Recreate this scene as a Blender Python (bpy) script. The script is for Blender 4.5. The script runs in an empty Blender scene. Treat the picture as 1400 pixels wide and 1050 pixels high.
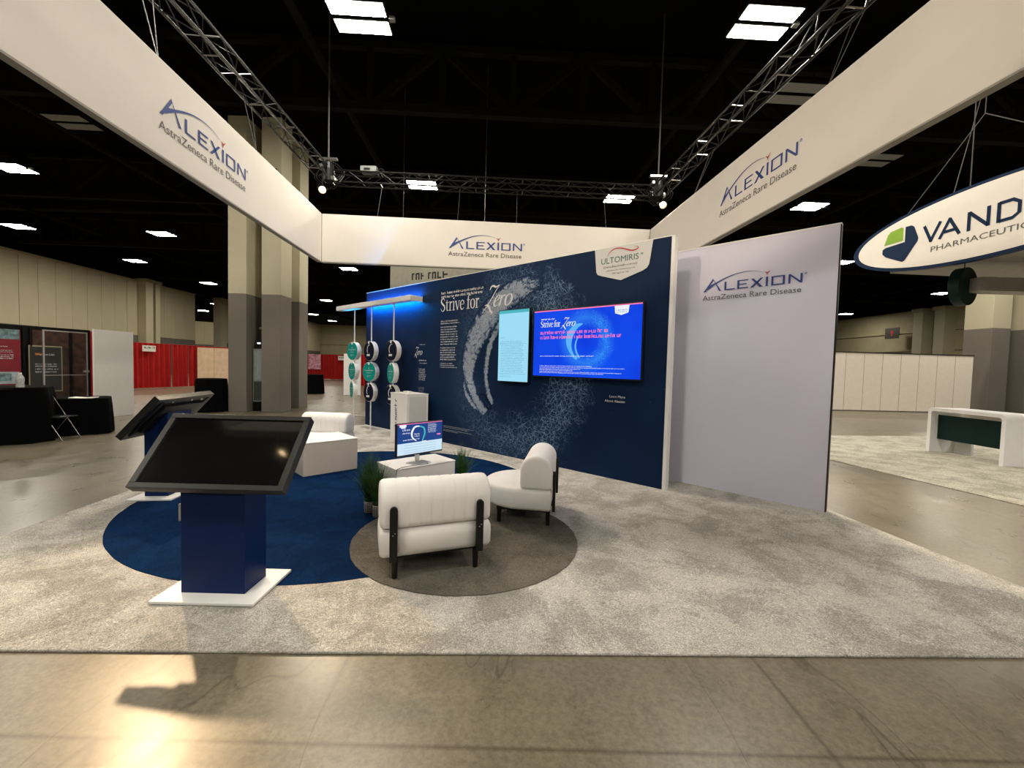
import bpy, bmesh, math, random
from mathutils import Matrix, Vector
random.seed(7)
C = bpy.context.scene.collection
PI = math.pi
R = math.radians

# ------------------------------------------------------------------ camera
F_PX = 562.0
pitch, roll, EYE = R(2.3), R(-1.5), 1.65
cp, sp, cr, sr = math.cos(pitch), math.sin(pitch), math.cos(roll), math.sin(roll)
fwd = Vector((0, cp, -sp)); dwn = Vector((0, -sp, -cp)); rgt = Vector((1, 0, 0))
right = cr * rgt + sr * dwn
down = -sr * rgt + cr * dwn
cam = bpy.data.cameras.new('camera')
cam.sensor_fit = 'HORIZONTAL'; cam.sensor_width = 36; cam.lens = 36 * F_PX / 1400
cam.clip_start = .05; cam.clip_end = 400
co = bpy.data.objects.new('camera', cam); C.objects.link(co)
co.matrix_world = Matrix(((right.x, -down.x, -fwd.x, 0), (right.y, -down.y, -fwd.y, 0), (right.z, -down.z, -fwd.z, EYE), (0, 0, 0, 1)))
bpy.context.scene.camera = co

# ------------------------------------------------------------------ world, view
w = bpy.data.worlds.new('world'); bpy.context.scene.world = w; w.use_nodes = True
w.node_tree.nodes['Background'].inputs[0].default_value = (1, .93, .8, 1)
w.node_tree.nodes['Background'].inputs[1].default_value = .002
vs = bpy.context.scene.view_settings
vs.view_transform = 'Standard'; vs.look = 'None'; vs.gamma = 1; vs.use_curve_mapping = False
vs.exposure = 0.0
LIGHT_STRENGTH = 160.0      # high bay diffusers
SPOT_WATT = 460.0          # truss spotlights

def spot(name, loc, target, watt, col, size=60, blend=.6, r=.06):
    l = bpy.data.lights.new(name, 'SPOT'); l.energy = watt; l.color = col
    l.spot_size = R(size); l.spot_blend = blend; l.shadow_soft_size = r
    o = bpy.data.objects.new(name, l); C.objects.link(o); o.location = loc
    o.rotation_euler = (Vector(target) - Vector(loc)).to_track_quat('-Z', 'Y').to_euler()
    return o
WARM = (1, .80, .56)

# ------------------------------------------------------------------ materials
def newmat(name):
    m = bpy.data.materials.new(name); m.use_nodes = True
    nt = m.node_tree; return m, nt, nt.nodes['Principled BSDF']
def nd(nt, t, **kw):
    n = nt.nodes.new(t)
    for k, v in kw.items():
        if k.startswith('_'): setattr(n, k[1:], v)
        else:
            n.inputs[int(k[1:]) if k[0] == 'i' and k[1:].isdigit() else k.replace('__', ' ')].default_value = v
    return n
def lk(nt, a, b): nt.links.new(a, b)
def mth(nt, op, a, b=None, c=None, clamp=False):
    n = nt.nodes.new('ShaderNodeMath'); n.operation = op; n.use_clamp = clamp
    for i, v in enumerate((a, b, c)):
        if v is None: continue
        if isinstance(v, (int, float)): n.inputs[i].default_value = v
        else: lk(nt, v, n.inputs[i])
    return n.outputs[0]
def ramp(nt, src, stops):
    n = nt.nodes.new('ShaderNodeValToRGB'); e = n.color_ramp.elements
    while len(e) < len(stops): e.new(.5)
    for i, (p, c) in enumerate(stops):
        e[i].position = p; e[i].color = c if len(c) == 4 else (*c, 1)
    lk(nt, src, n.inputs[0]); return n.outputs[0]
def mixc(nt, f, a, b, mode='MIX'):
    n = nt.nodes.new('ShaderNodeMix'); n.data_type = 'RGBA'; n.blend_type = mode
    for sck, v in ((n.inputs[0], f), (n.inputs[6], a), (n.inputs[7], b)):
        if isinstance(v, (int, float)): sck.default_value = v
        elif isinstance(v, tuple): sck.default_value = v if len(v) == 4 else (*v, 1)
        else: lk(nt, v, sck)
    return n.outputs[2]
def noise(nt, scale, detail=4, vec=None, rough=.55, dist=0):
    n = nd(nt, 'ShaderNodeTexNoise', Scale=scale, Detail=detail, Roughness=rough, Distortion=dist)
    if vec is not None: lk(nt, vec, n.inputs['Vector'])
    return n.outputs[0]
def objco(nt, scale=(1, 1, 1), rot=(0, 0, 0)):
    t = nt.nodes.new('ShaderNodeTexCoord'); mp = nd(nt, 'ShaderNodeMapping', Scale=scale, Rotation=rot)
    lk(nt, t.outputs['Object'], mp.inputs['Vector']); return mp.outputs[0]
def bumpn(nt, h, bs, strength=.3, dist=.01):
    b = nd(nt, 'ShaderNodeBump', Strength=strength, Distance=dist)
    lk(nt, h, b.inputs['Height']); lk(nt, b.outputs[0], bs.inputs['Normal'])
def simple(name, col, rough=.5, metal=0, var=.08, scale=6, bump=0, bscale=60, emis=None, estr=1, trans=0, spec=.5):
    m, nt, bs = newmat(name)
    v = objco(nt); n = noise(nt, scale, 3, v)
    lo = tuple(c * (1 - var) for c in col); hi = tuple(min(1, c * (1 + var)) for c in col)
    lk(nt, ramp(nt, n, [(.3, lo), (.7, hi)]), bs.inputs['Base Color'])
    bs.inputs['Roughness'].default_value = rough; bs.inputs['Metallic'].default_value = metal
    bs.inputs['Specular IOR Level'].default_value = spec
    if trans: bs.inputs['Transmission Weight'].default_value = trans
    if emis:
        bs.inputs['Emission Color'].default_value = (*emis, 1); bs.inputs['Emission Strength'].default_value = estr
    if bump: bumpn(nt, noise(nt, bscale, 4, v), bs, bump, .01)
    return m

M = {}
M['white_paint'] = simple('white_paint', (.80, .79, .78), .45, var=.02)
M['sign_fabric'] = simple('sign_fabric', (.70, .655, .60), .8, var=.02, scale=2, bump=.03, bscale=300)
M['lavender'] = simple('lavender_panel', (.68, .66, .79), .6, var=.02, scale=1, spec=.2)
M['upholstery'] = simple('upholstery', (.84, .82, .80), .6, var=.03, scale=4, bump=.12, bscale=140)
M['table_white'] = simple('table_white', (.74, .72, .72), .4, var=.03)
M['table_cream_shaded'] = simple('table_cream_shaded', (.50, .44, .385), .5, var=.03)  # cream with shade mixed in: the front face gets less light
M['black_metal'] = simple('black_metal', (.006, .006, .006), .45, spec=.3)
M['bezel'] = simple('bezel', (.011, .011, .0105), .4, spec=.35)
M['glass_black'] = simple('glass_black', (.006, .006, .006), .06, spec=.6)
M['navy'] = simple('navy_laminate', (.0018, .015, .080), .42, var=.06, scale=2, spec=.15)
M['silver'] = simple('silver', (.6, .6, .6), .3, .9)
M['truss_metal'] = simple('truss_metal', (.045, .045, .045), .3, .9)
M['truss_chord'] = simple('truss_chord', (.13, .13, .13), .25, .95)
M['truss_alu'] = simple('truss_aluminium', (.50, .50, .49), .3, .95)
M['black_cloth'] = simple('black_cloth', (.0025, .0025, .003), .95, bump=.1, spec=.05)
M['steel_cable'] = simple('steel_cable', (.10, .095, .09), .5, .4)
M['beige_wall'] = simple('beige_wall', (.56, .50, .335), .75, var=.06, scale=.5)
M['grey_dado'] = simple('grey_dado', (.165, .145, .122), .75, var=.06, scale=.8)
M['beige_col'] = simple('beige_column', (.50, .46, .32), .75, var=.05, scale=.7)
M['white_vinyl'] = simple('white_vinyl', (.92, .83, .74), .5, var=.03)
M['ceiling_black'] = simple('ceiling_black', (.002, .002, .0018), .95, var=.3, scale=1, spec=.05)
M['steel_dark'] = simple('steel_dark', (.009, .0085, .0075), .9, var=.4, scale=2, spec=.1)
M['grey_box'] = simple('grey_metal_box', (.23, .25, .24), .5)
M['screen_green'] = simple('dark_green_glass', (.05, .065, .055), .25)
M['logo_blue'] = simple('logo_blue', (.015, .045, .22), .5)
M['logo_grey'] = simple('logo_grey', (.10, .09, .09), .5)
M['logo_red'] = simple('logo_red', (.40, .03, .04), .5)
M['print_white'] = simple('print_white', (.72, .74, .78), .5)
M['print_pale'] = simple('print_pale', (.45, .50, .58), .5)
M['print_green'] = simple('print_green', (.02, .12, .09), .5)
M['print_red'] = simple('print_red', (.45, .03, .05), .5)
M['teal'] = simple('teal_print', (.0, .28, .25), .5, var=.1, scale=5, spec=.15)
M['disc_navy'] = simple('navy_print', (.003, .006, .022), .5, spec=.1)
M['badge'] = simple('badge_grey', (.62, .62, .62), .5, var=.02)
M['vanda_white'] = simple('oval_white', (.84, .78, .70), .6, var=.02)
M['vanda_navy'] = simple('oval_navy', (.004, .020, .060), .5, spec=.15)
M['vanda_green'] = simple('oval_green', (.22, .40, .02), .5)
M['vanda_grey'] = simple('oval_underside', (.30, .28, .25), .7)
M['dark_green'] = simple('dark_green_panel', (.003, .018, .016), .5, var=.1, spec=.15)
M['booth_black'] = simple('booth_black', (.005, .0045, .0045), .4, spec=.2)
M['poster_red'] = simple('poster_red', (.22, .01, .02), .5)
M['poster_teal'] = simple('poster_teal', (.16, .26, .28), .5, var=.6, scale=12)
M['poster_pale'] = simple('poster_pale', (.36, .42, .48), .5, var=.3, scale=9)
M['poster_dark'] = simple('poster_dark', (.035, .036, .036), .5)
M['poster_brown'] = simple('poster_brown', (.05, .02, .012), .4, var=.8, scale=7)
M['gold_frame'] = simple('gold_frame', (.42, .38, .22), .4, .3)
M['orange'] = simple('orange_print', (.65, .25, .05), .5)
M['wood'] = simple('pale_wood', (.68, .48, .32), .6, var=.12, scale=3)
M['paper'] = simple('paper', (.78, .76, .70), .6)
M['sign_beige'] = simple('sign_beige', (.42, .40, .32), .7)
M['ink'] = simple('ink', (.02, .02, .02), .6)
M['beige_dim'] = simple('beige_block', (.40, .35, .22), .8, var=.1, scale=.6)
M['red_mark'] = simple('red_mark', (.7, .03, .03), .5)
M['brown_plaque'] = simple('brown_plaque', (.05, .04, .03), .5)
M['chrome'] = simple('chrome', (.7, .7, .7), .15, 1)

def emit(name, col, s):
    m, nt, bs = newmat(name)
    v = objco(nt); n = noise(nt, 3, 2, v)
    c = ramp(nt, n, [(0, tuple(x * .97 for x in col)), (1, col)])
    bs.inputs['Base Color'].default_value = (.02, .02, .02, 1)
    lk(nt, c, bs.inputs['Emission Color']); bs.inputs['Emission Strength'].default_value = s
    bs.inputs['Roughness'].default_value = .3; bs.inputs['Specular IOR Level'].default_value = .12
    return m
M['led'] = emit('led_diffuser', (1, .93, .80), LIGHT_STRENGTH)
M['led_far'] = emit('led_diffuser_far', (1, .93, .80), LIGHT_STRENGTH * .8)
M['lamp_bulb'] = emit('lamp_bulb', (1, .72, .38), 22)
M['scr_blue'] = emit('screen_blue', (.0, .055, .80), 1.05)
M['scr_cyan'] = emit('screen_cyan', (.33, .72, .92), 1.0)
M['scr_teal'] = emit('screen_teal', (.06, .45, .50), 1.0)
M['scr_white'] = emit('screen_white', (.85, .9, .98), 1.0)
M['scr_pink'] = emit('screen_pink', (.95, .20, .45), 1.0)
M['scr_line'] = emit('screen_line', (.12, .35, .50), .8)
M['scr_navy'] = emit('screen_navy', (.002, .045, .24), 1.0)
M['scr_paleblue'] = emit('screen_paleblue', (.62, .80, .95), 1.0)
M['blue_led'] = emit('blue_led_strip', (.0, .30, 1.0), 330)
M['cyan_led'] = emit('cyan_led_panel', (.05, .45, .95), 1.6)

def clear_plastic(name='clear_acrylic', tr=1.0):
    m, nt, bs = newmat(name)
    v = objco(nt); lk(nt, ramp(nt, noise(nt, 4, 2, v), [(0, (.9, .92, .95)), (1, (1, 1, 1))]), bs.inputs['Base Color'])
    bs.inputs['Roughness'].default_value = .05; bs.inputs['Transmission Weight'].default_value = tr; bs.inputs['IOR'].default_value = 1.15
    return m
M['acrylic'] = clear_plastic()
M['acrylic_holder'] = clear_plastic('cloudy_acrylic', .72)

def mat_concrete():
    m, nt, bs = newmat('polished_concrete')
    v = objco(nt)
    big = noise(nt, .35, 5, v, .6, .3); mid = noise(nt, 2.6, 6, v, .65, .4); fine = noise(nt, 38, 5, v, .7)
    v2 = objco(nt, (1.2, .25, 1), (0, 0, .5)); streak = noise(nt, 3.2, 5, v2, .65, .5)
    c = ramp(nt, mid, [(.28, (.105, .086, .054)), (.5, (.145, .120, .080)), (.74, (.20, .168, .116))])
    c = mixc(nt, .55, c, ramp(nt, big, [(.3, (.095, .079, .052)), (.7, (.20, .170, .120))]))
    c = mixc(nt, .3, c, ramp(nt, streak, [(.35, (.12, .10, .066)), (.65, (.27, .235, .165))]))
    c = mixc(nt, .38, c, ramp(nt, fine, [(.36, (.055, .046, .03)), (.64, (.22, .195, .14))]))
    # small dark spots
    vo = nd(nt, 'ShaderNodeTexVoronoi', Scale=1.3); lk(nt, v, vo.inputs['Vector'])
    sp_ = ramp(nt, vo.outputs['Distance'], [(.008, (.6, .58, .55)), (.022, (1, 1, 1))])
    c = mixc(nt, 1, c, sp_, 'MULTIPLY')
    # long cracks and scratches: thin isolines of a warped noise
    iso = mth(nt, 'ABSOLUTE', mth(nt, 'SUBTRACT', noise(nt, .5, 3, objco(nt, (2.2, .55, 1), (0, 0, -.35)), .5, .2), .52))
    c = mixc(nt, 1, c, ramp(nt, iso, [(.0, (.62, .60, .57)), (.0035, (1, 1, 1))]), 'MULTIPLY')
    # saw-cut joints of the slabs
    sx = nt.nodes.new('ShaderNodeSeparateXYZ'); lk(nt, v, sx.inputs[0])
    for ax, per, off in ((0, 4.6, 1.45), (1, 4.6, 1.73)):
        d = mth(nt, 'ABSOLUTE', mth(nt, 'SUBTRACT', mth(nt, 'FRACT', mth(nt, 'DIVIDE', mth(nt, 'ADD', sx.outputs[ax], 40 * per - off + per / 2), per)), .5))
        c = mixc(nt, 1, c, ramp(nt, d, [(.0008, (.55, .52, .48)), (.0016, (1, 1, 1))]), 'MULTIPLY')
    lk(nt, c, bs.inputs['Base Color'])
    rr = ramp(nt, mixc(nt, .5, mid, streak), [(.3, (.24, .24, .24)), (.7, (.38, .38, .38))])
    lk(nt, rr, bs.inputs['Roughness']); bs.inputs['Specular IOR Level'].default_value = .36
    bumpn(nt, mixc(nt, .8, mid, fine), bs, .018, .006)
    return m
M['concrete'] = mat_concrete()

def mat_carpet(name, a, b, c3, big=1.0, strength=.6, fibre=70, mott=(.74, .74, .73)):
    m, nt, bs = newmat(name)
    v = objco(nt)
    cl = noise(nt, 2.3 * big, 4, v, .6, .7); md = noise(nt, 6 * big, 5, v, .65, 1.2); fi = noise(nt, fibre, 4, v, .75, 2.5)
    c = ramp(nt, cl, [(.38, b), (.53, a)])
    c = mixc(nt, .55, c, ramp(nt, md, [(.42, c3), (.56, a)]))
    sw = noise(nt, 20 * big, 3, v, .6, 3.5); c = mixc(nt, .35, c, ramp(nt, sw, [(.40, c3), (.55, a)]))
    c = mixc(nt, .55, c, ramp(nt, fi, [(.36, tuple(x * .45 for x in b)), (.6, tuple(min(1, x * 1.25) for x in a))]))
    c = mixc(nt, 1, c, ramp(nt, mixc(nt, .35, noise(nt, 1.9 * big, 4, v, .6, .5), sw), [(.435, mott), (.53, (1, 1, 1))]), 'MULTIPLY')
    lk(nt, c, bs.inputs['Base Color']); bs.inputs['Roughness'].default_value = .95
    bs.inputs['Specular IOR Level'].default_value = .02
    bumpn(nt, fi, bs, strength, .02)
    return m
M['carpet'] = mat_carpet('grey_carpet', (.95, .865, .765), (.52, .47, .395), (.60, .54, .46), 1.0, 1.0, 44, (.66, .655, .64))
M['rug_blue'] = mat_carpet('blue_rug', (.0045, .026, .088), (.0018, .011, .042), (.002, .013, .05), 1.5, .4, 60)
M['rug_grey'] = mat_carpet('dark_grey_rug', (.20, .178, .15), (.10, .09, .073), (.11, .10, .08), 1.3, .6, 60)
M['far_carpet'] = mat_carpet('pale_booth_carpet', (.60, .57, .48), (.33, .31, .25), (.34, .32, .26), 1.3, .3, 20)

def mat_drape(name, col):
    m, nt, bs = newmat(name)
    v = objco(nt, (1, 1, .15)); lk(nt, ramp(nt, noise(nt, 9, 4, v), [(.3, tuple(c * .7 for c in col)), (.7, col)]), bs.inputs['Base Color'])
    bs.inputs['Roughness'].default_value = .6; bs.inputs['Specular IOR Level'].default_value = .2
    return m
M['red_drape'] = mat_drape('red_drape', (.42, .009, .008))

def ring_mask(nt, uv, cx, cz, rad, band, vscale):
    """swirl of fine filaments printed in a ring: returns a 0..1 value"""
    warp = nd(nt, 'ShaderNodeTexNoise', Scale=vscale * .35, Detail=3.0)
    lk(nt, uv, warp.inputs['Vector'])
    sub = nt.nodes.new('ShaderNodeVectorMath'); sub.operation = 'SUBTRACT'
    lk(nt, warp.outputs['Color'], sub.inputs[0]); sub.inputs[1].default_value = (.5, .5, .5)
    scl = nt.nodes.new('ShaderNodeVectorMath'); scl.operation = 'SCALE'; scl.inputs['Scale'].default_value = 1.1 / vscale * 2.2
    lk(nt, sub.outputs[0], scl.inputs[0])
    add = nt.nodes.new('ShaderNodeVectorMath'); add.operation = 'ADD'
    lk(nt, uv, add.inputs[0]); lk(nt, scl.outputs[0], add.inputs[1])
    s = nt.nodes.new('ShaderNodeSeparateXYZ'); lk(nt, add.outputs[0], s.inputs[0])
    cmb = nt.nodes.new('ShaderNodeCombineXYZ'); lk(nt, s.outputs[0], cmb.inputs[0]); lk(nt, s.outputs[2], cmb.inputs[1])
    vo = nd(nt, 'ShaderNodeTexVoronoi', Scale=vscale, _feature='DISTANCE_TO_EDGE'); lk(nt, cmb.outputs[0], vo.inputs['Vector'])
    line = mth(nt, 'SUBTRACT', 1, mth(nt, 'DIVIDE', vo.outputs['Distance'], .07), clamp=True)
    s0 = nt.nodes.new('ShaderNodeSeparateXYZ'); lk(nt, uv, s0.inputs[0])
    dx = mth(nt, 'SUBTRACT', s0.outputs[0], cx); dz = mth(nt, 'SUBTRACT', s0.outputs[2], cz)
    r = mth(nt, 'SQRT', mth(nt, 'ADD', mth(nt, 'MULTIPLY', dx, dx), mth(nt, 'MULTIPLY', dz, dz)))
    e = mth(nt, 'SUBTRACT', 1, mth(nt, 'DIVIDE', mth(nt, 'ABSOLUTE', mth(nt, 'SUBTRACT', r, rad)), band), clamp=True)
    e = mth(nt, 'POWER', e, .8)
    n = noise(nt, vscale * .25, 4, uv, .7)
    gate = mth(nt, 'MULTIPLY', mth(nt, 'SUBTRACT', mth(nt, 'ADD', n, mth(nt, 'MULTIPLY', e, .42)), .62), 4.0, clamp=True)
    side = mth(nt, 'ADD', .62, mth(nt, 'MULTIPLY', dx, .5 / rad), clamp=True)     # thinner on the left
    return mth(nt, 'MULTIPLY', mth(nt, 'MULTIPLY', line, gate), mth(nt, 'MULTIPLY', side, mth(nt, 'MINIMUM', mth(nt, 'MULTIPLY', e, 3), 1))), e, r

def mat_bluewall():
    m, nt, bs = newmat('navy_graphic_wall')
    v = objco(nt)
    f, e, r = ring_mask(nt, v, 5.0, 1.72, 1.36, .62, 11)
    f2, e2, r2 = ring_mask(nt, v, 5.05, 1.68, 1.40, .55, 22)
    base = ramp(nt, noise(nt, .8, 4, v), [(.3, (.0028, .015, .050)), (.7, (.0042, .021, .066))])
    haze = mth(nt, 'MULTIPLY', mth(nt, 'MULTIPLY', e, noise(nt, 3, 5, v, .7)), .10)
    c = mixc(nt, haze, base, (.10, .22, .42))
    c = mixc(nt, mth(nt, 'MULTIPLY', mth(nt, 'ADD', mth(nt, 'MULTIPLY', f, .9), mth(nt, 'MULTIPLY', f2, .7), clamp=True), .72), c, (.24, .38, .58))
    # scattered specks
    vo = nd(nt, 'ShaderNodeTexVoronoi', Scale=9.0); lk(nt, v, vo.inputs['Vector'])
    s = mth(nt, 'LESS_THAN', vo.outputs['Distance'], .07)
    s = mth(nt, 'MULTIPLY', s, mth(nt, 'GREATER_THAN', noise(nt, .9, 3, v), .53))
    c = mixc(nt, mth(nt, 'MULTIPLY', s, .22), c, (.25, .40, .60))
    lk(nt, c, bs.inputs['Base Color']); bs.inputs['Roughness'].default_value = .6
    bs.inputs['Specular IOR Level'].default_value = .12
    return m
M['bluewall'] = mat_bluewall()

def mat_fish():
    m, nt, bs = newmat('swirl_print')
    v = objco(nt)
    at = nt.nodes.new('ShaderNodeAttribute'); at.attribute_name = 'mask'
    warp = nd(nt, 'ShaderNodeTexNoise', Scale=5.0, Detail=3.0); lk(nt, v, warp.inputs['Vector'])
    sub = nt.nodes.new('ShaderNodeVectorMath'); sub.operation = 'MULTIPLY_ADD'; lk(nt, warp.outputs['Color'], sub.inputs[0])
    sub.inputs[1].default_value = (.22, .22, .22); lk(nt, v, sub.inputs[2])
    sp_ = nt.nodes.new('ShaderNodeSeparateXYZ'); lk(nt, sub.outputs[0], sp_.inputs[0])
    cb_ = nt.nodes.new('ShaderNodeCombineXYZ'); lk(nt, sp_.outputs[0], cb_.inputs[0]); lk(nt, mth(nt, 'MULTIPLY', sp_.outputs[2], .7), cb_.inputs[1])
    vo = nd(nt, 'ShaderNodeTexVoronoi', Scale=21.0, _feature='DISTANCE_TO_EDGE'); lk(nt, cb_.outputs[0], vo.inputs['Vector'])
    lace = mth(nt, 'SUBTRACT', 1, mth(nt, 'DIVIDE', vo.outputs['Distance'], .16), clamp=True)
    n1 = noise(nt, 6, 6, v, .7, 1.8); n2 = noise(nt, 30, 5, v, .75, 1.5)
    solid = mth(nt, 'MULTIPLY', mth(nt, 'SUBTRACT', mth(nt, 'ADD', mth(nt, 'MULTIPLY', at.outputs['Fac'], .30), n1), .58), 5.5, clamp=True)
    k = mth(nt, 'ADD', mth(nt, 'MULTIPLY', solid, .74), mth(nt, 'MULTIPLY', lace, .24))
    k = mth(nt, 'ADD', k, mth(nt, 'MULTIPLY', mth(nt, 'SUBTRACT', n2, .5), 1.3))
    edge = mth(nt, 'MULTIPLY', mth(nt, 'ADD', at.outputs['Fac'], mth(nt, 'MULTIPLY', mth(nt, 'SUBTRACT', n2, .55), .7)), 3.0, clamp=True)
    k = mth(nt, 'MULTIPLY', k, edge, clamp=True)
    c = ramp(nt, k, [(0, (.0036, .018, .058)), (.25, (.03, .07, .15)), (.55, (.17, .22, .31)), (1, (.36, .41, .50))])
    lk(nt, c, bs.inputs['Base Color']); bs.inputs['Roughness'].default_value = .6
    bs.inputs['Specular IOR Level'].default_value = .12
    return m
M['fish'] = mat_fish()

def mat_tv():
    m, nt, bs = newmat('tv_picture')
    v = objco(nt)
    f, e, r = ring_mask(nt, v, 1.04, .60, .36, .17, 30)
    base = ramp(nt, noise(nt, 1.2, 2, v), [(.3, (.0, .035, .72)), (.7, (.0, .075, .86))])
    c = mixc(nt, mth(nt, 'MULTIPLY', mth(nt, 'POWER', e, 1.5), .26), base, (.05, .45, 1.0))
    c = mixc(nt, mth(nt, 'MULTIPLY', f, .55), c, (.10, .55, 1.0))
    bs.inputs['Base Color'].default_value = (.01, .01, .01, 1)
    lk(nt, c, bs.inputs['Emission Color']); bs.inputs['Emission Strength'].default_value = 1.0
    bs.inputs['Roughness'].default_value = .25; bs.inputs['Specular IOR Level'].default_value = .15
    return m
M['tv_picture'] = mat_tv()

def mat_woven():
    m, nt, bs = newmat('woven_pot')
    v = objco(nt, (1, 1, 1))
    t = nt.nodes.new('ShaderNodeTexCoord')
    s = nt.nodes.new('ShaderNodeSeparateXYZ'); lk(nt, v, s.inputs[0])
    ang = mth(nt, 'MULTIPLY', mth(nt, 'ARCTAN2', s.outputs[1], s.outputs[0]), 20 / (2 * PI))
    z = mth(nt, 'MULTIPLY', s.outputs[2], 62)
    a = mth(nt, 'GREATER_THAN', mth(nt, 'FRACT', mth(nt, 'ADD', ang, 40)), .42)
    b = mth(nt, 'GREATER_THAN', mth(nt, 'FRACT', z), .38)
    c = mixc(nt, mth(nt, 'MULTIPLY', a, b), (.012, .012, .012), (.50, .48, .46))
    lk(nt, c, bs.inputs['Base Color']); bs.inputs['Roughness'].default_value = .7
    return m
M['woven'] = mat_woven()
def mat_grass():
    m, nt, bs = newmat('grass_blade')
    v = objco(nt); c = ramp(nt, noise(nt, 14, 3, v), [(.3, (.012, .045, .006)), (.55, (.035, .11, .016)), (.75, (.10, .20, .04))])
    lk(nt, c, bs.inputs['Base Color']); bs.inputs['Roughness'].default_value = .6
    return m
M['grass'] = mat_grass()

# ------------------------------------------------------------------ mesh helpers
class MB:
    def __init__(s): s.b = bmesh.new()
    def box(s, x0, y0, z0, x1, y1, z1, mt=None):
        vs_ = [Vector(p) for p in ((x0, y0, z0), (x1, y0, z0), (x1, y1, z0), (x0, y1, z0), (x0, y0, z1), (x1, y0, z1), (x1, y1, z1), (x0, y1, z1))]
        if mt is not None: vs_ = [mt @ p for p in vs_]
        v = [s.b.verts.new(p) for p in vs_]
        for f in ((0, 3, 2, 1), (4, 5, 6, 7), (0, 1, 5, 4), (1, 2, 6, 5), (2, 3, 7, 6), (3, 0, 4, 7)): s.b.faces.new([v[i] for i in f])
        return s
    def poly(s, pts):
        v = [s.b.verts.new(p) for p in pts]
        try: s.b.faces.new(v)
        except ValueError: pass
        return s
    def prism(s, pts, d):                       # planar polygon pushed along vector d
        d = Vector(d); a = [s.b.verts.new(p) for p in pts]; c = [s.b.verts.new(Vector(p) + d) for p in pts]
        n = len(pts); s.b.faces.new(a[::-1]); s.b.faces.new(c)
        for i in range(n): s.b.faces.new((a[i], a[(i + 1) % n], c[(i + 1) % n], c[i]))
        return s
    def tube(s, p, q, r, n=8, r2=None, cap=True):
        p = Vector(p); q = Vector(q); r2 = r if r2 is None else r2
        d = (q - p).normalized(); u = d.orthogonal().normalized(); w_ = d.cross(u)
        a = []; c = []
        for i in range(n):
            t = 2 * PI * i / n; o = u * math.cos(t) + w_ * math.sin(t)
            a.append(s.b.verts.new(p + o * r)); c.append(s.b.verts.new(q + o * r2))
        for i in range(n): s.b.faces.new((a[i], a[(i + 1) % n], c[(i + 1) % n], c[i]))
        if cap: s.b.faces.new(a[::-1]); s.b.faces.new(c)
        return s
    def path(s, pts, r, n=6):
        for a, c in zip(pts, pts[1:]): s.tube(a, c, r, n)
        return s
    def lathe(s, prof, n=24, c=(0, 0, 0)):
        rings = []
        for r, z in prof:
            rings.append([s.b.verts.new((c[0] + r * math.cos(2 * PI * i / n), c[1] + r * math.sin(2 * PI * i / n), c[2] + z)) for i in range(n)])
        for a, c_ in zip(rings, rings[1:]):
            for i in range(n): s.b.faces.new((a[i], a[(i + 1) % n], c_[(i + 1) % n], c_[i]))
        s.b.faces.new(rings[0][::-1]); s.b.faces.new(rings[-1])
        return s
    def build(s, name, mat, parent=None, bevel=0, seg=2, smooth=False, loc=None, rot=None, kind=None, nofix=False):
        if not nofix: bmesh.ops.recalc_face_normals(s.b, faces=s.b.faces)
        me = bpy.data.meshes.new(name); s.b.to_mesh(me); s.b.free()
        me.materials.append(M[mat] if isinstance(mat, str) else mat)
        o = bpy.data.objects.new(name, me); C.objects.link(o)
        if smooth: me.shade_smooth()
        if bevel:
            bv = o.modifiers.new('bevel', 'BEVEL'); bv.width = bevel; bv.segments = seg; bv.limit_method = 'ANGLE'; bv.angle_limit = R(40)
            if seg > 1: me.shade_smooth(); bv.harden_normals = True
        if parent: o.parent = parent
        if loc: o.location = loc
        if rot: o.rotation_euler = rot
        if kind: o['kind'] = kind
        return o
def tag(o, label=None, cat=None, group=None, kind=None):
    if label: o['label'] = label
    if cat: o['category'] = cat
    if group: o['group'] = group
    if kind: o['kind'] = kind
    return o
def thing(name, label, cat, loc=(0, 0, 0), rz=0, group=None):
    o = bpy.data.objects.new(name, None); C.objects.link(o); o.location = loc; o.rotation_euler = (0, 0, rz)
    o.empty_display_size = .1
    return tag(o, label, cat, group)
def copy_tree(o, parent=None):
    c = o.copy(); C.objects.link(c)
    if parent: c.parent = parent
    for ch in o.children: copy_tree(ch, c)
    return c

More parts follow.
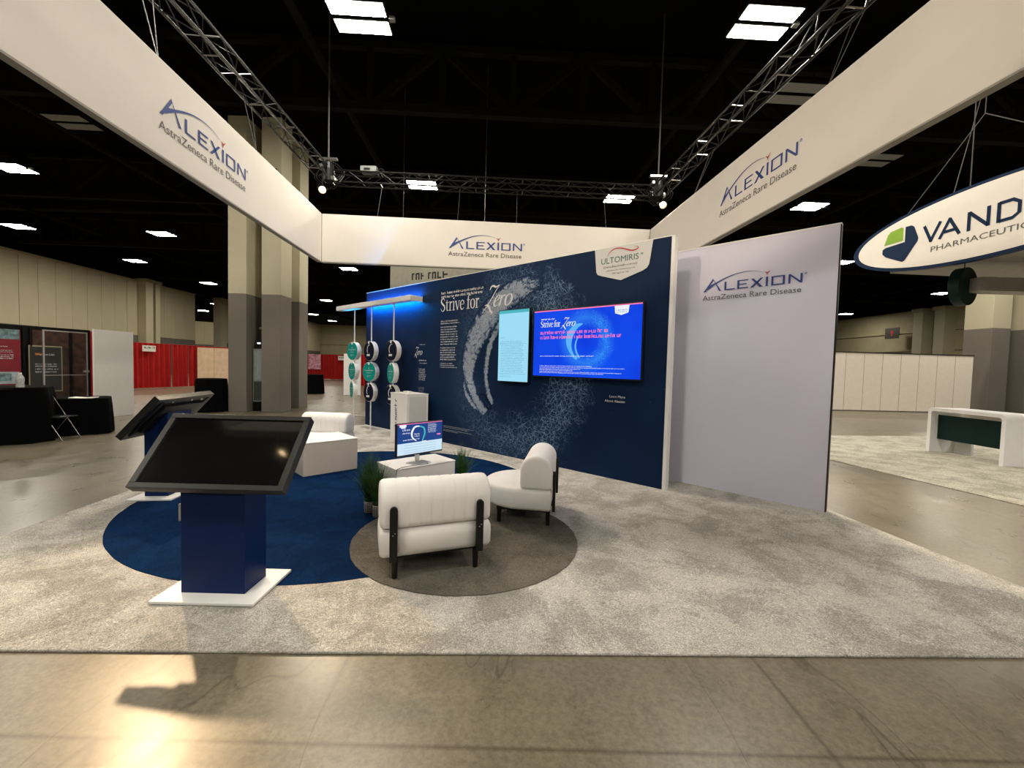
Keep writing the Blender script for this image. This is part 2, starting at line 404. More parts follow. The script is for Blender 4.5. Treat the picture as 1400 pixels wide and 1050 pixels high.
# ---- text: letters as thin flat print in a panel's local frame (x right, z up, -y to the viewer)
_tc = {}
def text_pts(s):
    cu = bpy.data.curves.new('t', 'FONT'); cu.body = s; cu.resolution_u = 3
    o = bpy.data.objects.new('t', cu); C.objects.link(o)
    dg = bpy.context.evaluated_depsgraph_get(); me = bpy.data.meshes.new_from_object(o.evaluated_get(dg))
    V_ = [(v.co.x, v.co.y) for v in me.vertices]; P = [tuple(p.vertices) for p in me.polygons]
    bpy.data.objects.remove(o); bpy.data.curves.remove(cu); bpy.data.meshes.remove(me)
    return V_, P
def text(name, s, u, v, width, height, mat, parent, off=.004, shear=0, center=False, label=None, slope=0):
    """height = cap height; v = baseline"""
    if s not in _tc: _tc[s] = text_pts(s)
    V_, P = _tc[s]
    x0 = min(p[0] for p in V_); x1 = max(p[0] for p in V_)
    cap = .70; sx_ = width / (x1 - x0); sy_ = height / cap
    b = bmesh.new(); vv = []
    uo = u - (width / 2 if center else 0)
    for x, y in V_:
        X = (x - x0) * sx_
        vv.append(b.verts.new((uo + X + shear * y * sy_, -off, v + y * sy_ + slope * X)))
    for p in P:
        try: b.faces.new([vv[i] for i in p])
        except ValueError: pass
    for f in b.faces:
        f.normal_update()
        if f.normal.y > 0: f.normal_flip()
    me = bpy.data.meshes.new(name); b.to_mesh(me); b.free(); me.materials.append(M[mat])
    o = bpy.data.objects.new(name, me); C.objects.link(o); o.parent = parent
    if label: o['label'] = label
    return o
def greek(mb, u, v, width, lines, lh, h, off=.004, dens=.75, ragged=.25, rnd=None, center=False):
    """lines of print too small to read: rows of tiny letter-like strokes"""
    rnd = rnd or random.Random(int(u * 1000 + v * 77))
    for k in range(lines):
        z = v - k * lh; L = width * (1 - ragged * rnd.random()); x = u + ((width - L) / 2 if center else 0); xe = x + L
        while x < xe - h * .3:
            wl = rnd.randint(2, 9)
            for i in range(wl):
                if x > xe: break
                lw = h * rnd.choice((.35, .5, .6)); hh = h * rnd.choice((.7, .7, .7, 1.0)); t = h * .17
                mb.poly([(x, -off, z), (x + t, -off, z), (x + t, -off, z + hh), (x, -off, z + hh)])
                if rnd.random() < .75:
                    zz = z + rnd.choice((0, h * .3, h * .55)); mb.poly([(x + t, -off, zz), (x + lw, -off, zz), (x + lw, -off, zz + t), (x + t, -off, zz + t)])
                if rnd.random() < .5: mb.poly([(x + lw - t, -off, z), (x + lw, -off, z), (x + lw, -off, z + h * .7), (x + lw - t, -off, z + h * .7)])
                x += lw + h * .14
            x += h * .4
    return mb
def smooth_line(pts, n=6):
    out = []
    for i in range(len(pts) - 1):
        p0 = pts[max(0, i - 1)]; p1 = pts[i]; p2 = pts[i + 1]; p3 = pts[min(len(pts) - 1, i + 2)]
        for k in range(n):
            t = k / n
            out.append(tuple(.5 * (2 * b_ + (c - a) * t + (2 * a - 5 * b_ + 4 * c - d) * t * t + (3 * b_ - a - 3 * c + d) * t ** 3) for a, b_, c, d in zip(p0, p1, p2, p3)))
    out.append(tuple(pts[-1])); return out
def ribbon(mb, pts, off=.004, sm=True, f=lambda x, y: (x, y)):
    """pts (x, y, width) -> flat stroke"""
    P = smooth_line(pts) if sm else pts
    L = []; Rr = []
    for i, (x, y, w_) in enumerate(P):
        a = P[max(0, i - 1)]; c = P[min(len(P) - 1, i + 1)]
        dx, dy = c[0] - a[0], c[1] - a[1]; l = math.hypot(dx, dy) or 1
        nx, ny = -dy / l * w_ / 2, dx / l * w_ / 2
        L.append(f(x + nx, y + ny)); Rr.append(f(x - nx, y - ny))
    lv = [mb.b.verts.new((p[0], -off, p[1])) for p in L]; rv = [mb.b.verts.new((p[0], -off, p[1])) for p in Rr]
    for i in range(len(P) - 1): mb.b.faces.new((rv[i], rv[i + 1], lv[i + 1], lv[i]))

def company_logo(parent, u, v, s, off=.006):
    """blue capitals with a long swoosh and a small red figure over the I, grey line below"""
    g = lambda x, y: (u + x * s, v + y * s)
    m = MB()
    def q(*p): m.poly([(g(x, y)[0], -off, g(x, y)[1]) for x, y in p])
    q((-.02, 0), (.22, 0), (1.12, 1.34), (1.0, 1.54)); q((1.0, 1.54), (1.10, 1.30), (1.72, 0), (1.98, 0))     # A legs
    ribbon(m, [(.02, .03, .10), (.62, .52, .30), (1.35, .93, .19), (2.3, 1.38, .14), (3.3, 1.73, .10), (4.4, 1.90, .065), (5.4, 1.86, .04), (6.2, 1.66, .02), (6.45, 1.52, .01)], off + .001, True, g)
    q((2.32, 0), (3.45, 0), (3.45, .13), (2.54, .13), (2.54, 1.0), (2.32, 1.0))                                  # L
    q((3.72, 0), (3.94, 0), (3.94, 1.0), (3.72, 1.0))                                                            # E
    for y0 in (0, .45, .88): q((3.94, y0), (4.86 if y0 != .45 else 4.7, y0), (4.86 if y0 != .45 else 4.7, y0 + .12), (3.94, y0 + .12))
    q((5.06, 0), (5.36, 0), (6.36, 1.0), (6.10, 1.0)); q((6.0, 0), (6.34, 0), (5.40, 1.0), (5.12, 1.0))            # X
    q((6.62, 0), (6.84, 0), (6.84, 1.04), (6.62, 1.04))                                                          # I
    q((7.16, 0), (7.36, 0), (7.36, 1.0), (7.16, 1.0)); q((8.24, 0), (8.44, 0), (8.44, 1.0), (8.24, 1.0))          # O
    q((7.36, 0), (8.24, 0), (8.24, .12), (7.36, .12)); q((7.36, .88), (8.24, .88), (8.24, 1.0), (7.36, 1.0))
    q((8.76, 0), (8.96, 0), (8.96, 1.0), (8.76, 1.0)); q((9.84, 0), (10.04, 0), (10.04, 1.0), (9.84, 1.0))        # N
    q((8.96, 1.0), (8.96, .78), (9.84, 0), (9.84, .22))
    for k in range(14):                                                                                          # registered ring
        a0, a1 = 2 * PI * k / 14, 2 * PI * (k + 1) / 14; cx, cy = 10.32, .92
        q(*[(cx + r * math.cos(a), cy + r * math.sin(a)) for r, a in ((.12, a0), (.12, a1), (.09, a1), (.09, a0))])
    q((10.27, .86), (10.30, .86), (10.30, .98), (10.27, .98)); q((10.30, .93), (10.36, .93), (10.36, .98), (10.30, .98))
    m.build('logo_lettering', 'logo_blue', parent, nofix=True)
    m = MB()
    ribbon(m, [(6.50, 1.62, .05), (6.62, 1.52, .10), (6.74, 1.46, .14), (6.86, 1.54, .10), (7.04, 1.70, .03)], off + .002, True, g)
    ribbon(m, [(6.72, 1.50, .14), (6.73, 1.35, .11), (6.73, 1.22, .03)], off + .0025, True, g)
    m.build('logo_emblem', 'logo_red', parent, nofix=True)
    text('logo_tagline', 'AstraZeneca Rare Disease', u - .12 * s, v - 1.02 * s, 10.1 * s, .60 * s, 'logo_grey', parent, off)

def place(o, x, y, z=0, rz=0): o.location = (x, y, z); o.rotation_euler = (0, 0, rz); return o

# ------------------------------------------------------------------ THE HALL (structure)
FZ = -.015                                                    # concrete lies a carpet's thickness below the booth floor
m = MB(); m.poly([(-60, -16, FZ), (60, -16, FZ), (60, 84, FZ), (-60, 84, FZ)]); tag(m.build('floor', 'concrete'), kind='structure')
m = MB(); m.box(-60, -16, 11.6, 60, 84, 11.8); ceil_ = tag(m.build('ceiling', 'ceiling_black'), kind='structure')
HY = R(2.6)                                                    # the hall is turned a little to the view
def hall_wall(name, x0, y0, x1, y1, top, mat='beige_wall', thick=.3, n=0, split=3.8, panel_w=None, seams=()):
    """wall along a line, its face on the left of the direction x0->x1; upper panels each an object"""
    L = math.hypot(x1 - x0, y1 - y0); th = math.atan2(y1 - y0, x1 - x0)
    mm = MB(); mm.box(0, .06, FZ, L, thick, top); o = mm.build(name, mat, None); place(o, x0, y0, 0, th); tag(o, kind='structure')
    mm = MB(); mm.box(0, -.0, FZ, L, .06, split); mm.build('dado', 'grey_dado' if mat == 'beige_wall' else mat, o)
    if panel_w:
        k = max(1, round(L / panel_w)); pw = L / k; first = None
        for i in range(k):
            if first is None:
                pm = MB(); pm.box(.015, 0, split, pw - .015, .06, top - .12); first = pm.build('wall_panel', mat, o); q = first
            else: q = first.copy(); C.objects.link(q)
            q.parent = o; q.location = (i * pw, random.uniform(-.01, .01), 0)
    for z in seams:
        mm = MB(); mm.box(0, -.12, z, L, .06, z + .22); mm.build('wall_ledge', mat, o)
    mm = MB(); mm.box(0, -.05, top - .12, L, .1, top + .05); mm.build('top_rail', mat, o)
    return o
hall_wall('wall_left', -34.4, 12, -35.95, 39.6, 9.0, panel_w=1.26)
hall_wall('wall_left_rear', -36.0, 41.2, -36.25, 47.0, 9.0, panel_w=1.3)
hall_wall('wall_left_far', -36.4, 51.5, -37.6, 80.5, 9.0, panel_w=2.4)
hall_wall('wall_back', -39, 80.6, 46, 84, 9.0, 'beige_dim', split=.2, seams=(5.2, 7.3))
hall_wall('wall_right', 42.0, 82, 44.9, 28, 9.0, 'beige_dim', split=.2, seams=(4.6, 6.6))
hall_wall('wall_annex', -46, 58, -36.6, 66, 7.0, 'beige_wall', panel_w=1.9)
for x, y, wd in ((-35.6, 39.9, .8), (-35.75, 41.0, .5), (-36.2, 51.0, 1.0)):
    mm = MB(); mm.box(x - .5, y - wd / 2, FZ, x + .45, y + wd / 2, 9.15); mm.box(x - .55, y - wd / 2 - .1, 8.9, x + .6, y + wd / 2 + .1, 9.2)
    tag(mm.build('trim_pilaster', 'beige_wall'), kind='structure')
for x, y in ((43.6, 58.0), (43.7, 43.8), (43.9, 41.8)):
    mm = MB(); mm.box(x - .9, y - .5, FZ, x + .6, y + .5, 8.9); mm.box(x - 1.1, y - .6, 8.6, x + .6, y + .6, 8.95)
    tag(mm.build('trim_pilaster', 'beige_col'), kind='structure')

def roof_truss(y, x0=-42, x1=46, z0=9.55, z1=11.4):
    """dark steel roof truss"""
    mm = MB(); sl = math.tan(HY)
    Y = lambda x: y + (x - 0) * sl * .9
    for z, h in ((z0, .34), (z1, .3)):
        mm.tube((x0, Y(x0), z), (x1, Y(x1), z), h / 2, 4)
    n = int((x1 - x0) / 2.2)
    for i in range(n + 1):
        x = x0 + (x1 - x0) * i / n
        mm.tube((x, Y(x), z0), (x, Y(x), z1), .11, 4)
        if i < n:
            xn = x0 + (x1 - x0) * (i + 1) / n
            if i % 2: mm.tube((x, Y(x), z0), (xn, Y(xn), z1), .13, 4)
            else: mm.tube((x, Y(x), z1), (xn, Y(xn), z0), .13, 4)
    mm.build('roof_truss', 'steel_dark', ceil_)
for y in (13.2, 21.5, 30.5, 42, 56): roof_truss(y)
for y in (4.5, 8.0, 25.0):
    mm = MB(); mm.box(-42, y, 10.4, 46, y + .5, 11.0); mm.build('duct', 'steel_dark', ceil_, bevel=.1)
for i in range(8):
    x = -38 + i * 11
    mm = MB(); mm.tube((x, 2, 10.0), (x - 4, 80, 10.0), .12, 6); mm.build('pipe', 'steel_dark', ceil_)

# ------------------------------------------------------------------ high bay lights
def high_bay(x, y, z=9.0, lit=True, far=False, label=''):
    t = thing('high_bay_light', label, 'light', (x, y, z), HY, 'high bay lights' if lit else 'unlit high bay lights')
    for k, yy in enumerate((-.235, .235)):
        mm = MB(); mm.box(-.60, yy - .19, .02, .60, yy + .19, .10); h = mm.build('housing', 'steel_dark', t)
        mm = MB(); mm.poly([(-.57, yy - .17, .015), (-.57, yy + .17, .015), (.57, yy + .17, .015), (.57, yy - .17, .015)])
        mm.build('diffuser', ('led_far' if far else 'led') if lit else 'grey_box', t, nofix=True)
    mm = MB(); mm.box(-.5, -.2, .1, .5, .2, .17); mm.tube((-.5, 0, .15), (-.62, 0, 2.62), .012, 5); mm.tube((.5, 0, .15), (.62, 0, 2.62), .012, 5)
    mm.build('hanger_bracket', 'steel_dark', t)
    if not far and lit:
        mm = MB(); mm.box(.62, -.05, 0, .74, .05, .07); mm.build('sensor', 'grey_box', t)
    return t
HB = [(-3.45, 9.08, 'high bay light at the top edge, above the left overhead truss'),
      (5.1, 8.95, 'high bay light at the top right, left of the right overhead truss'),
      (-3.9, 17.2, 'high bay light just over the left half of the rear hanging panel'),
      (4.4, 18.0, 'high bay light beside the right truss corner'),
      (12.8, 18.3, 'high bay light under the right hanging panel, above the lavender wall'),
      (-20.0, 16.6, 'high bay light at the left edge, the higher of the two there'),
      (-28.7, 24.0, 'high bay light at the left edge, the lower of the two there'),
      (-21.0, 24.7, 'high bay light left of the big column, under the left hanging panel'),
      (-29.0, 31.7, 'small high bay light over the beige wall'),
      (-29.6, 40.1, 'small distant high bay light close left of the big column'),
      (-39.4, 54.8, 'tiny high bay light seen through the wall opening, the higher one'),
      (-47.1, 62.7, 'tiny high bay light seen through the wall opening, the lower one'),
      (-13.0, 32.5, 'high bay light right of the big column, nearest of that row'),
      (-22.3, 49.1, 'high bay light right of the big column, second of that row'),
      (-30.9, 63.7, 'high bay light right of the big column, third of that row'),
      (-32.0, 72.9, 'farthest high bay light, low over the back wall'),
      (21.2, 27.0, 'high bay light right behind the lavender wall edge'),
      (37.0, 35.9, 'high bay light below the tip of the oval sign'),
      (29.6, 27.7, 'high bay light partly behind the dark green disc'),
      (39.4, 49.1, 'small distant high bay light at the lavender wall edge')]
for x, y, lb in HB: high_bay(x, y, far=y > 26, label=lb)
for i, (x, y) in enumerate([(-11.9, 8.4), (13.6, 9.2), (-20.4, 8), (22, 9.4), (-3.0, .1), (5.5, .3), (-11.5, 0), (13.9, .5), (-2.5, -8.4), (6, -8.2), (-11, -8.5), (14.4, -8), (21.5, 18.0), (30, 19), (-12.4, 17), (-12.8, 24.8), (12, 26.6), (3.8, 26.6)]):
    high_bay(x, y, far=y > 26, label='high bay light of the same grid, outside the picture or hidden by the sign')
for x, y, lb in [(-14.1, 13.3, 'unlit grey high bay fixture under the left hanging panel'), (7.2, 11.1, 'unlit grey high bay fixture beside the right truss'), (12.2, 14.3, 'unlit grey high bay fixture under the right hanging panel')]:
    high_bay(x, y, lit=False, label=lb)
t = thing('smoke_detector', 'round white detector on the dark ceiling, top centre', 'detector', (1.63, 9.6, 10.4))
mm = MB(); mm.lathe([(.02, .06), (.10, .05), (.13, .0), (.13, -.03), (.08, -.06)]); mm.build('body', 'white_paint', t)
mm = MB(); mm.lathe([(.035, -.09), (.035, -.06)]); mm.build('sensor_tip', 'black_metal', t)
mm = MB(); mm.tube((1.63, 9.6, 10.45), (1.63, 9.6, 11.6), .01, 6); mm.build('rod', 'steel_dark', None)
bpy.data.objects['rod'].parent = t; bpy.data.objects['rod'].location = (-1.63, -9.6, -10.4)

# ------------------------------------------------------------------ CARPET AND RUGS
m = MB(); m.prism([(-4.47, 2.185, FZ), (4.22, 2.43, FZ), (3.28, 11.35, FZ), (-5.25, 10.93, FZ)], (0, 0, .015)); tag(m.build('carpet', 'carpet', bevel=.004, seg=1), 'light grey shag carpet covering the exhibit floor', 'carpet')
def disc(cx, cy, r, z0, z1, mat, name, label, wob=.004):
    mm = MB(); n = 160; pts = [(cx + (r + random.uniform(-wob, wob)) * math.cos(2 * PI * i / n), cy + (r + random.uniform(-wob, wob)) * math.sin(2 * PI * i / n), z0) for i in range(n)]
    mm.prism(pts, (0, 0, z1 - z0)); return tag(mm.build(name, mat), label, 'rug')
disc(-1.96, 5.352, 2.406, .0, .004, 'rug_blue', 'round_rug', 'large round deep blue rug under the kiosks and tables')
disc(-.401, 3.945, 1.066, .004, .008, 'rug_grey', 'round_rug', 'dark grey round rug under the two front armchairs')

# ------------------------------------------------------------------ BLUE GRAPHIC WALL
WX, WY, WTH = -3.85, 10.89, math.atan2(-.65608, .75469); WL = 7.93; WH = 3.50
bw = thing('display_wall', 'tall navy display wall with ring graphic, title and screens', 'wall', (WX, WY, 0), WTH)
m = MB(); m.box(-.06, 0, 0, WL, .10, WH); m.build('wall_panel', 'bluewall', bw)
m = MB(); m.box(WL, -.012, 0, WL + .045, .112, WH + .004); m.build('edge_trim', 'white_paint', bw)['label'] = 'white vertical end strip'
m = MB(); m.box(-.06, -.004, WH, WL, .104, WH + .012); m.build('top_trim', 'white_paint', bw)
m = MB(); m.box(-.06, -.02, 0, 2.0, 0, .03); m.build('base_strip', 'white_paint', bw)

def fish_mesh():
    def grid(b, lay, line, off):
        P = smooth_line(line, 10); prev = None
        for i, (x, z, w_) in enumerate(P):
            a = P[max(0, i - 1)]; c = P[min(len(P) - 1, i + 1)]; dx, dz = c[0] - a[0], c[1] - a[1]; l = math.hypot(dx, dz) or 1
            nx, nz = -dz / l, dx / l; row = []
            for k in range(9):
                t = k / 4 - 1; jit = random.uniform(-.02, .02) * (abs(t) > .6)
                v = b.verts.new((x + nx * (w_ / 2 * t + jit), -off, z + nz * (w_ / 2 * t + jit)))
                e = 1 - abs(t) ** 2.5; endf = min(1, i / 14 + .12, (len(P) - 1 - i) / 3 + .1)
                vals[v] = e * endf; row.append(v)
            if prev:
                for k in range(8): b.faces.new((prev[k], prev[k + 1], row[k + 1], row[k]))
            prev = row
    b = bmesh.new(); vals = {}
    grid(b, None, [(5.75, 3.12, .22), (5.35, 3.10, .40), (4.95, 2.95, .52), (4.58, 2.72, .58), (4.25, 2.40, .58), (4.02, 2.02, .52), (3.93, 1.62, .40), (4.00, 1.28, .28), (4.16, 1.0, .22), (4.36, .80, .26), (4.42, .74, .26)], .0022)
    grid(b, None, [(5.05, 2.72, .06), (4.78, 2.50, .12), (4.56, 2.15, .15), (4.45, 1.78, .14), (4.43, 1.45, .13), (4.50, 1.15, .14), (4.62, .92, .14)], .0030)
    grid(b, None, [(3.78, 1.45, .05), (3.85, 1.15, .10), (4.0, .95, .12), (4.2, .80, .08)], .0026)
    me = bpy.data.meshes.new('swirl_print'); b.verts.index_update()
    vv = [vals[v] for v in b.verts]; b.to_mesh(me); b.free()
    at = me.attributes.new('mask', 'FLOAT', 'POINT'); at.data.foreach_set('value', vv)
    me.materials.append(M['fish']); o = bpy.data.objects.new('swirl_print', me); C.objects.link(o); o.parent = bw
    o['label'] = 'pale crescent swirl of the ring graphic'
fish_mesh()
m = MB()
ribbon(m, [(4.24, 1.02, .01), (4.30, 1.10, .03), (4.40, 1.10, .04), (4.50, 1.0, .04), (4.58, .90, .03), (4.54, .84, .03), (4.44, .90, .03), (4.36, .98, .02)], .0040)
ribbon(m, [(4.42, .99, .02), (4.47, 1.03, .03), (4.52, .99, .02), (4.48, .95, .015)], .0042)
m.build('swirl_detail', 'disc_navy', bw, nofix=True)

# title: serif capitals and lower case drawn as strokes, then a script word
def serif(mb, ch, x, z, h, off):
    f = lambda a, b_: (x + a * h, z + b_ * h); T = .115; t = .05
    def st(*p, sm=True): ribbon(mb, list(p), off, sm, f)
    def bar(x0, x1, y, w_=.045): ribbon(mb, [(x0, y, w_), (x1, y, w_)], off, False, f)
    if ch == 'S':
        st((.47, .78, .03), (.42, .93, .05), (.26, 1.0, .06), (.09, .90, .10), (.08, .72, .13), (.26, .54, .15), (.45, .38, .14), (.47, .16, .11), (.28, .0, .06), (.10, .06, .05), (.03, .24, .03)); return .60
    if ch == 't': st((.17, .88, .03), (.17, .60, T), (.17, .18, T), (.22, .03, .08), (.36, .05, .03)); bar(.02, .36, .66, .05); return .42
    if ch == 'r': st((.14, .70, T), (.14, .0, T), sm=False); st((.15, .45, .04), (.25, .66, .07), (.38, .64, .12)); bar(.0, .30, .02); bar(.0, .14, .68); return .44
    if ch == 'i': st((.14, .70, T), (.14, .0, T), sm=False); bar(.0, .28, .02); bar(.0, .14, .68); st((.14, .99, .12), (.14, .87, .12), sm=False); return .32
    if ch == 'v': st((.06, .68, T), (.28, .0, T), sm=False); st((.28, .02, t), (.46, .68, t), sm=False); bar(-.03, .18, .68); bar(.36, .55, .68); return .56
    if ch in 'eo':
        if ch == 'e': st((.08, .40, .04), (.44, .42, .04), (.40, .62, .09), (.25, .70, .05), (.09, .55, .10), (.06, .30, .12), (.16, .04, .09), (.32, .02, .06), (.46, .16, .03)); return .53
        st((.26, .70, .04), (.10, .58, .10), (.06, .35, .13), (.12, .10, .10), (.27, .0, .04), (.42, .10, .10), (.47, .35, .13), (.42, .60, .10), (.26, .70, .04)); return .57
    if ch == 'f': st((.40, .98, .08), (.26, 1.05, .05), (.16, .85, .10), (.15, .5, T), (.15, .0, T)); bar(.02, .34, .66, .05); bar(.0, .32, .02); return .38
    return .26
def script_zero(mb, x, z, h, off, sh=.22, sx=1.0):
    f = lambda a, b_: (x + (a + sh * b_) * h * sx, z + b_ * h)
    def st(*p): ribbon(mb, list(p), off, True, f)
    st((.05, 1.12, .06), (.12, 1.34, .10), (.28, 1.36, .12), (.46, 1.28, .11), (.70, 1.38, .04))
    st((.68, 1.36, .04), (.48, .95, .06), (.28, .45, .07), (.08, .06, .06), (-.18, -.38, .03))
    st((-.10, .10, .03), (.08, .14, .10), (.26, -.02, .13), (.42, -.28, .12), (.58, -.40, .08), (.50, -.52, .03))
    st((.60, .32, .03), (.78, .40, .05), (.90, .60, .08), (.80, .72, .05), (.64, .55, .09), (.58, .25, .12), (.66, .02, .09), (.82, .05, .04), (.96, .22, .02))
    st((1.02, .70, .09), (1.02, .35, .10), (1.0, .0, .09)); st((1.02, .35, .03), (1.14, .62, .06), (1.28, .66, .11))
    st((1.55, .70, .04), (1.40, .58, .10), (1.36, .30, .12), (1.44, .04, .08), (1.60, .02, .05), (1.76, .20, .11), (1.78, .48, .12), (1.68, .68, .07), (1.55, .70, .04))
m = MB(); x = 3.02; k = .262
wd = sum(serif(m, c, x, 2.815, k, .0) if False else 0 for c in '')
xs = x
for c in 'Strive for': xs += serif(m, c, xs, 2.812, k * 1.02, .0055) * k * 1.02 * .98
m.build('title_lettering', 'print_white', bw, nofix=True)
m = MB(); script_zero(m, 4.38, 2.80, .285, .0065, .22, 1.25); m.build('script_lettering', 'print_white', bw, nofix=True)
m = MB(); greek(m, 3.03, 3.17, 1.25, 1, .07, .055, .0055, ragged=.02); greek(m, 3.03, 3.09, 1.25, 1, .07, .055, .0055, ragged=.02)
m.build('intro_text', 'print_white', bw, nofix=True)
m = MB(); greek(m, 3.03, 2.585, .60, 2, .048, .032, .0055, ragged=.1); greek(m, 3.03, 2.46, .56, 8, .052, .032, .0055, ragged=.12)
greek(m, 3.03, 2.02, .54, 6, .05, .032, .0055, ragged=.15); greek(m, 3.03, 1.69, .55, 3, .04, .020, .0055, ragged=.3)
m.build('body_text', 'print_white', bw, nofix=True)
m = MB()
for i, z in enumerate((.36, .33, .28, .255)): greek(m, 3.18, z, (.95, .8, .9, .5)[i], 1, .03, .016, .0055, ragged=.02)
m.build('footnote_text', 'print_pale', bw, nofix=True)
m = MB(); script_zero(m, 2.12, 1.88, .13, .0055, .2, 1.1); greek(m, 2.28, 2.105, .20, 1, .05, .022, .0055, ragged=0)
m.build('small_script_lettering', 'print_white', bw, nofix=True)
m = MB(); greek(m, 2.27, 1.745, .26, 1, .05, .030, .0055, ragged=0); greek(m, 2.30, 1.685, .28, 1, .05, .020, .0055, ragged=0)
greek(m, 2.28, 1.55, .26, 7, .040, .024, .0055, ragged=.2); m.build('side_text', 'print_white', bw, nofix=True)
m = MB(); greek(m, 2.27, 1.14, .22, 4, .034, .014, .0055, ragged=.1); m.build('side_footnote', 'print_pale', bw, nofix=True)
text('caption_lettering', 'Learn More', 7.08, 1.235, .25, .036, 'print_white', bw, .006)
text('caption_lettering', 'About Alexion', 7.0, 1.165, .33, .036, 'print_white', bw, .006)
# corner badge
bp = [(6.74, WH), (6.775, 3.16), (6.80, 3.115), (6.86, 3.09), (7.19, 2.99), (7.52, 3.085), (7.59, 3.12), (7.62, 3.17), (7.665, WH)]
m = MB(); m.prism([(a, -.004, b_) for a, b_ in bp], (0, .0035, 0)); bd = m.build('badge', 'badge', bw); bd['label'] = 'light grey shield-shaped corner badge'
text('badge_lettering', 'ULTOMIRIS', 6.86, 3.262, .60, .088, 'print_green', bd, .006)
text('badge_registered', '®', 7.49, 3.315, .035, .03, 'print_green', bd, .006)
text('badge_small_print', '(ravulizumab-cwvz)', 6.90, 3.195, .54, .036, 'logo_grey', bd, .006)
text('badge_small_print', 'injection for intravenous use', 6.95, 3.145, .46, .022, 'logo_grey', bd, .006)
text('badge_small_print', '300 mg/3 mL vial', 7.05, 3.095, .26, .022, 'logo_grey', bd, .006)
m = MB(); ribbon(m, [(6.96, 3.37, .004), (7.00, 3.43, .012), (7.08, 3.468, .016), (7.18, 3.462, .018), (7.28, 3.425, .02), (7.36, 3.40, .02), (7.44, 3.415, .016), (7.44, 3.445, .008), (7.38, 3.452, .004)], .0062)
m.build('badge_swoosh', 'print_red', bd, nofix=True)

# ------------------------------------------------------------------ screens on the wall
def on_wall(u, z, off=0):
    return (WX + u * math.cos(WTH) + off * math.sin(WTH), WY + u * math.sin(WTH) - off * math.cos(WTH), z)
TVW, TVH = 1.97, 1.13
tv = thing('television', 'large wide television showing a bright blue slide on the navy wall', 'screen', on_wall(5.635, 1.505, 0), WTH)
m = MB(); m.box(0, -.085, 0, TVW, -.03, TVH); m.build('casing', 'bezel', tv, bevel=.006)
m = MB(); m.box(.4, -.03, .25, 1.5, -.002, .85); m.build('wall_mount', 'black_metal', tv)
m = MB(); m.box(.018, -.089, .02, TVW - .018, -.084, TVH - .018); scr = m.build('screen', 'tv_picture', tv)
m = MB(); m.poly([(.018, -.0902, TVH - .036), (TVW - .018, -.0902, TVH - .036), (TVW - .018, -.0902, TVH - .018), (.018, -.0902, TVH - .018)]); m.build('screen_bar', 'scr_pink', scr, nofix=True)
m = MB(); xs = .16
for c in 'Strive for': xs += serif(m, c, xs, .835, .100, .0912) * .088
script_zero(m, .60, .835, .100, .0915, .22, 1.3); greek(m, .17, .955, .27, 1, .04, .030, .0912, ragged=0)
m.build('slide_title', 'scr_white', scr, nofix=True)
m = MB(); greek(m, .16, .715, 1.26, 1, .08, .062, .0912, ragged=0); greek(m, .16, .635, 1.46, 1, .08, .062, .0912, ragged=0); m.build('slide_headline', 'scr_pink', scr, nofix=True)
m = MB(); greek(m, .16, .345, 1.04, 1, .04, .018, .0912, ragged=0)
for z, w_ in ((.185, 1.0), (.160, 1.55), (.135, .8), (.115, .66), (.09, 1.5), (.07, 1.2)): greek(m, .16, z, w_, 1, .04, .013, .0912, ragged=0)
m.build('slide_small_print', 'scr_white', scr, nofix=True)
m = MB(); m.poly([(a, -.0912, b_) for a, b_ in ((1.52, TVH - .036), (1.53, .985), (1.63, .955), (1.74, .985), (1.755, TVH - .036))][::-1]); m.build('slide_badge', 'scr_white', scr, nofix=True)
m = MB(); greek(m, 1.55, 1.02, .17, 2, .03, .022, .0918, ragged=0); m.build('slide_badge_text', 'scr_line', scr, nofix=True)
m = MB(); ribbon(m, [(.98, .86, .02), (.86, .82, .08), (.76, .70, .12), (.735, .56, .10), (.77, .44, .06), (.84, .345, .04), (.90, .31, .05)], .0905)
ribbon(m, [(.90, .66, .02), (.86, .54, .03), (.88, .42, .03), (.94, .32, .03)], .0906)
m.build('slide_swirl', emit('slide_swirl', (.10, .45, .95), 1.0), scr, nofix=True)

pd = thing('portrait_screen', 'narrow upright screen with pale cyan page left of the television', 'screen', on_wall(4.80, 1.385, 0), WTH)
m = MB(); m.box(0, -.075, 0, .735, -.03, 1.315); m.build('casing', 'bezel', pd, bevel=.005)
m = MB(); m.box(.2, -.03, .3, .55, -.002, 1.0); m.build('wall_mount', 'black_metal', pd)
m = MB(); m.box(.014, -.079, .014, .721, -.074, 1.301); ps = m.build('screen', 'scr_cyan', pd)
m = MB(); m.poly([(.014, -.0802, 1.245), (.721, -.0802, 1.245), (.721, -.0802, 1.301), (.014, -.0802, 1.301)]); m.build('screen_bar', 'scr_teal', ps, nofix=True)
m = MB(); greek(m, .06, .80, .10, 1, .04, .014, .0812, ragged=0); greek(m, .06, .735, .56, 2, .03, .014, .0812, ragged=.1)
greek(m, .08, .66, .56, 17, .030, .015, .0812, ragged=.12); greek(m, .06, .12, .3, 2, .03, .012, .0812, ragged=.2)
for z in (.69, .15): m.poly([(.06, -.0812, z), (.68, -.0812, z), (.68, -.0812, z + .004), (.06, -.0812, z + .004)])
m.build('page_text', 'scr_line', ps, nofix=True)

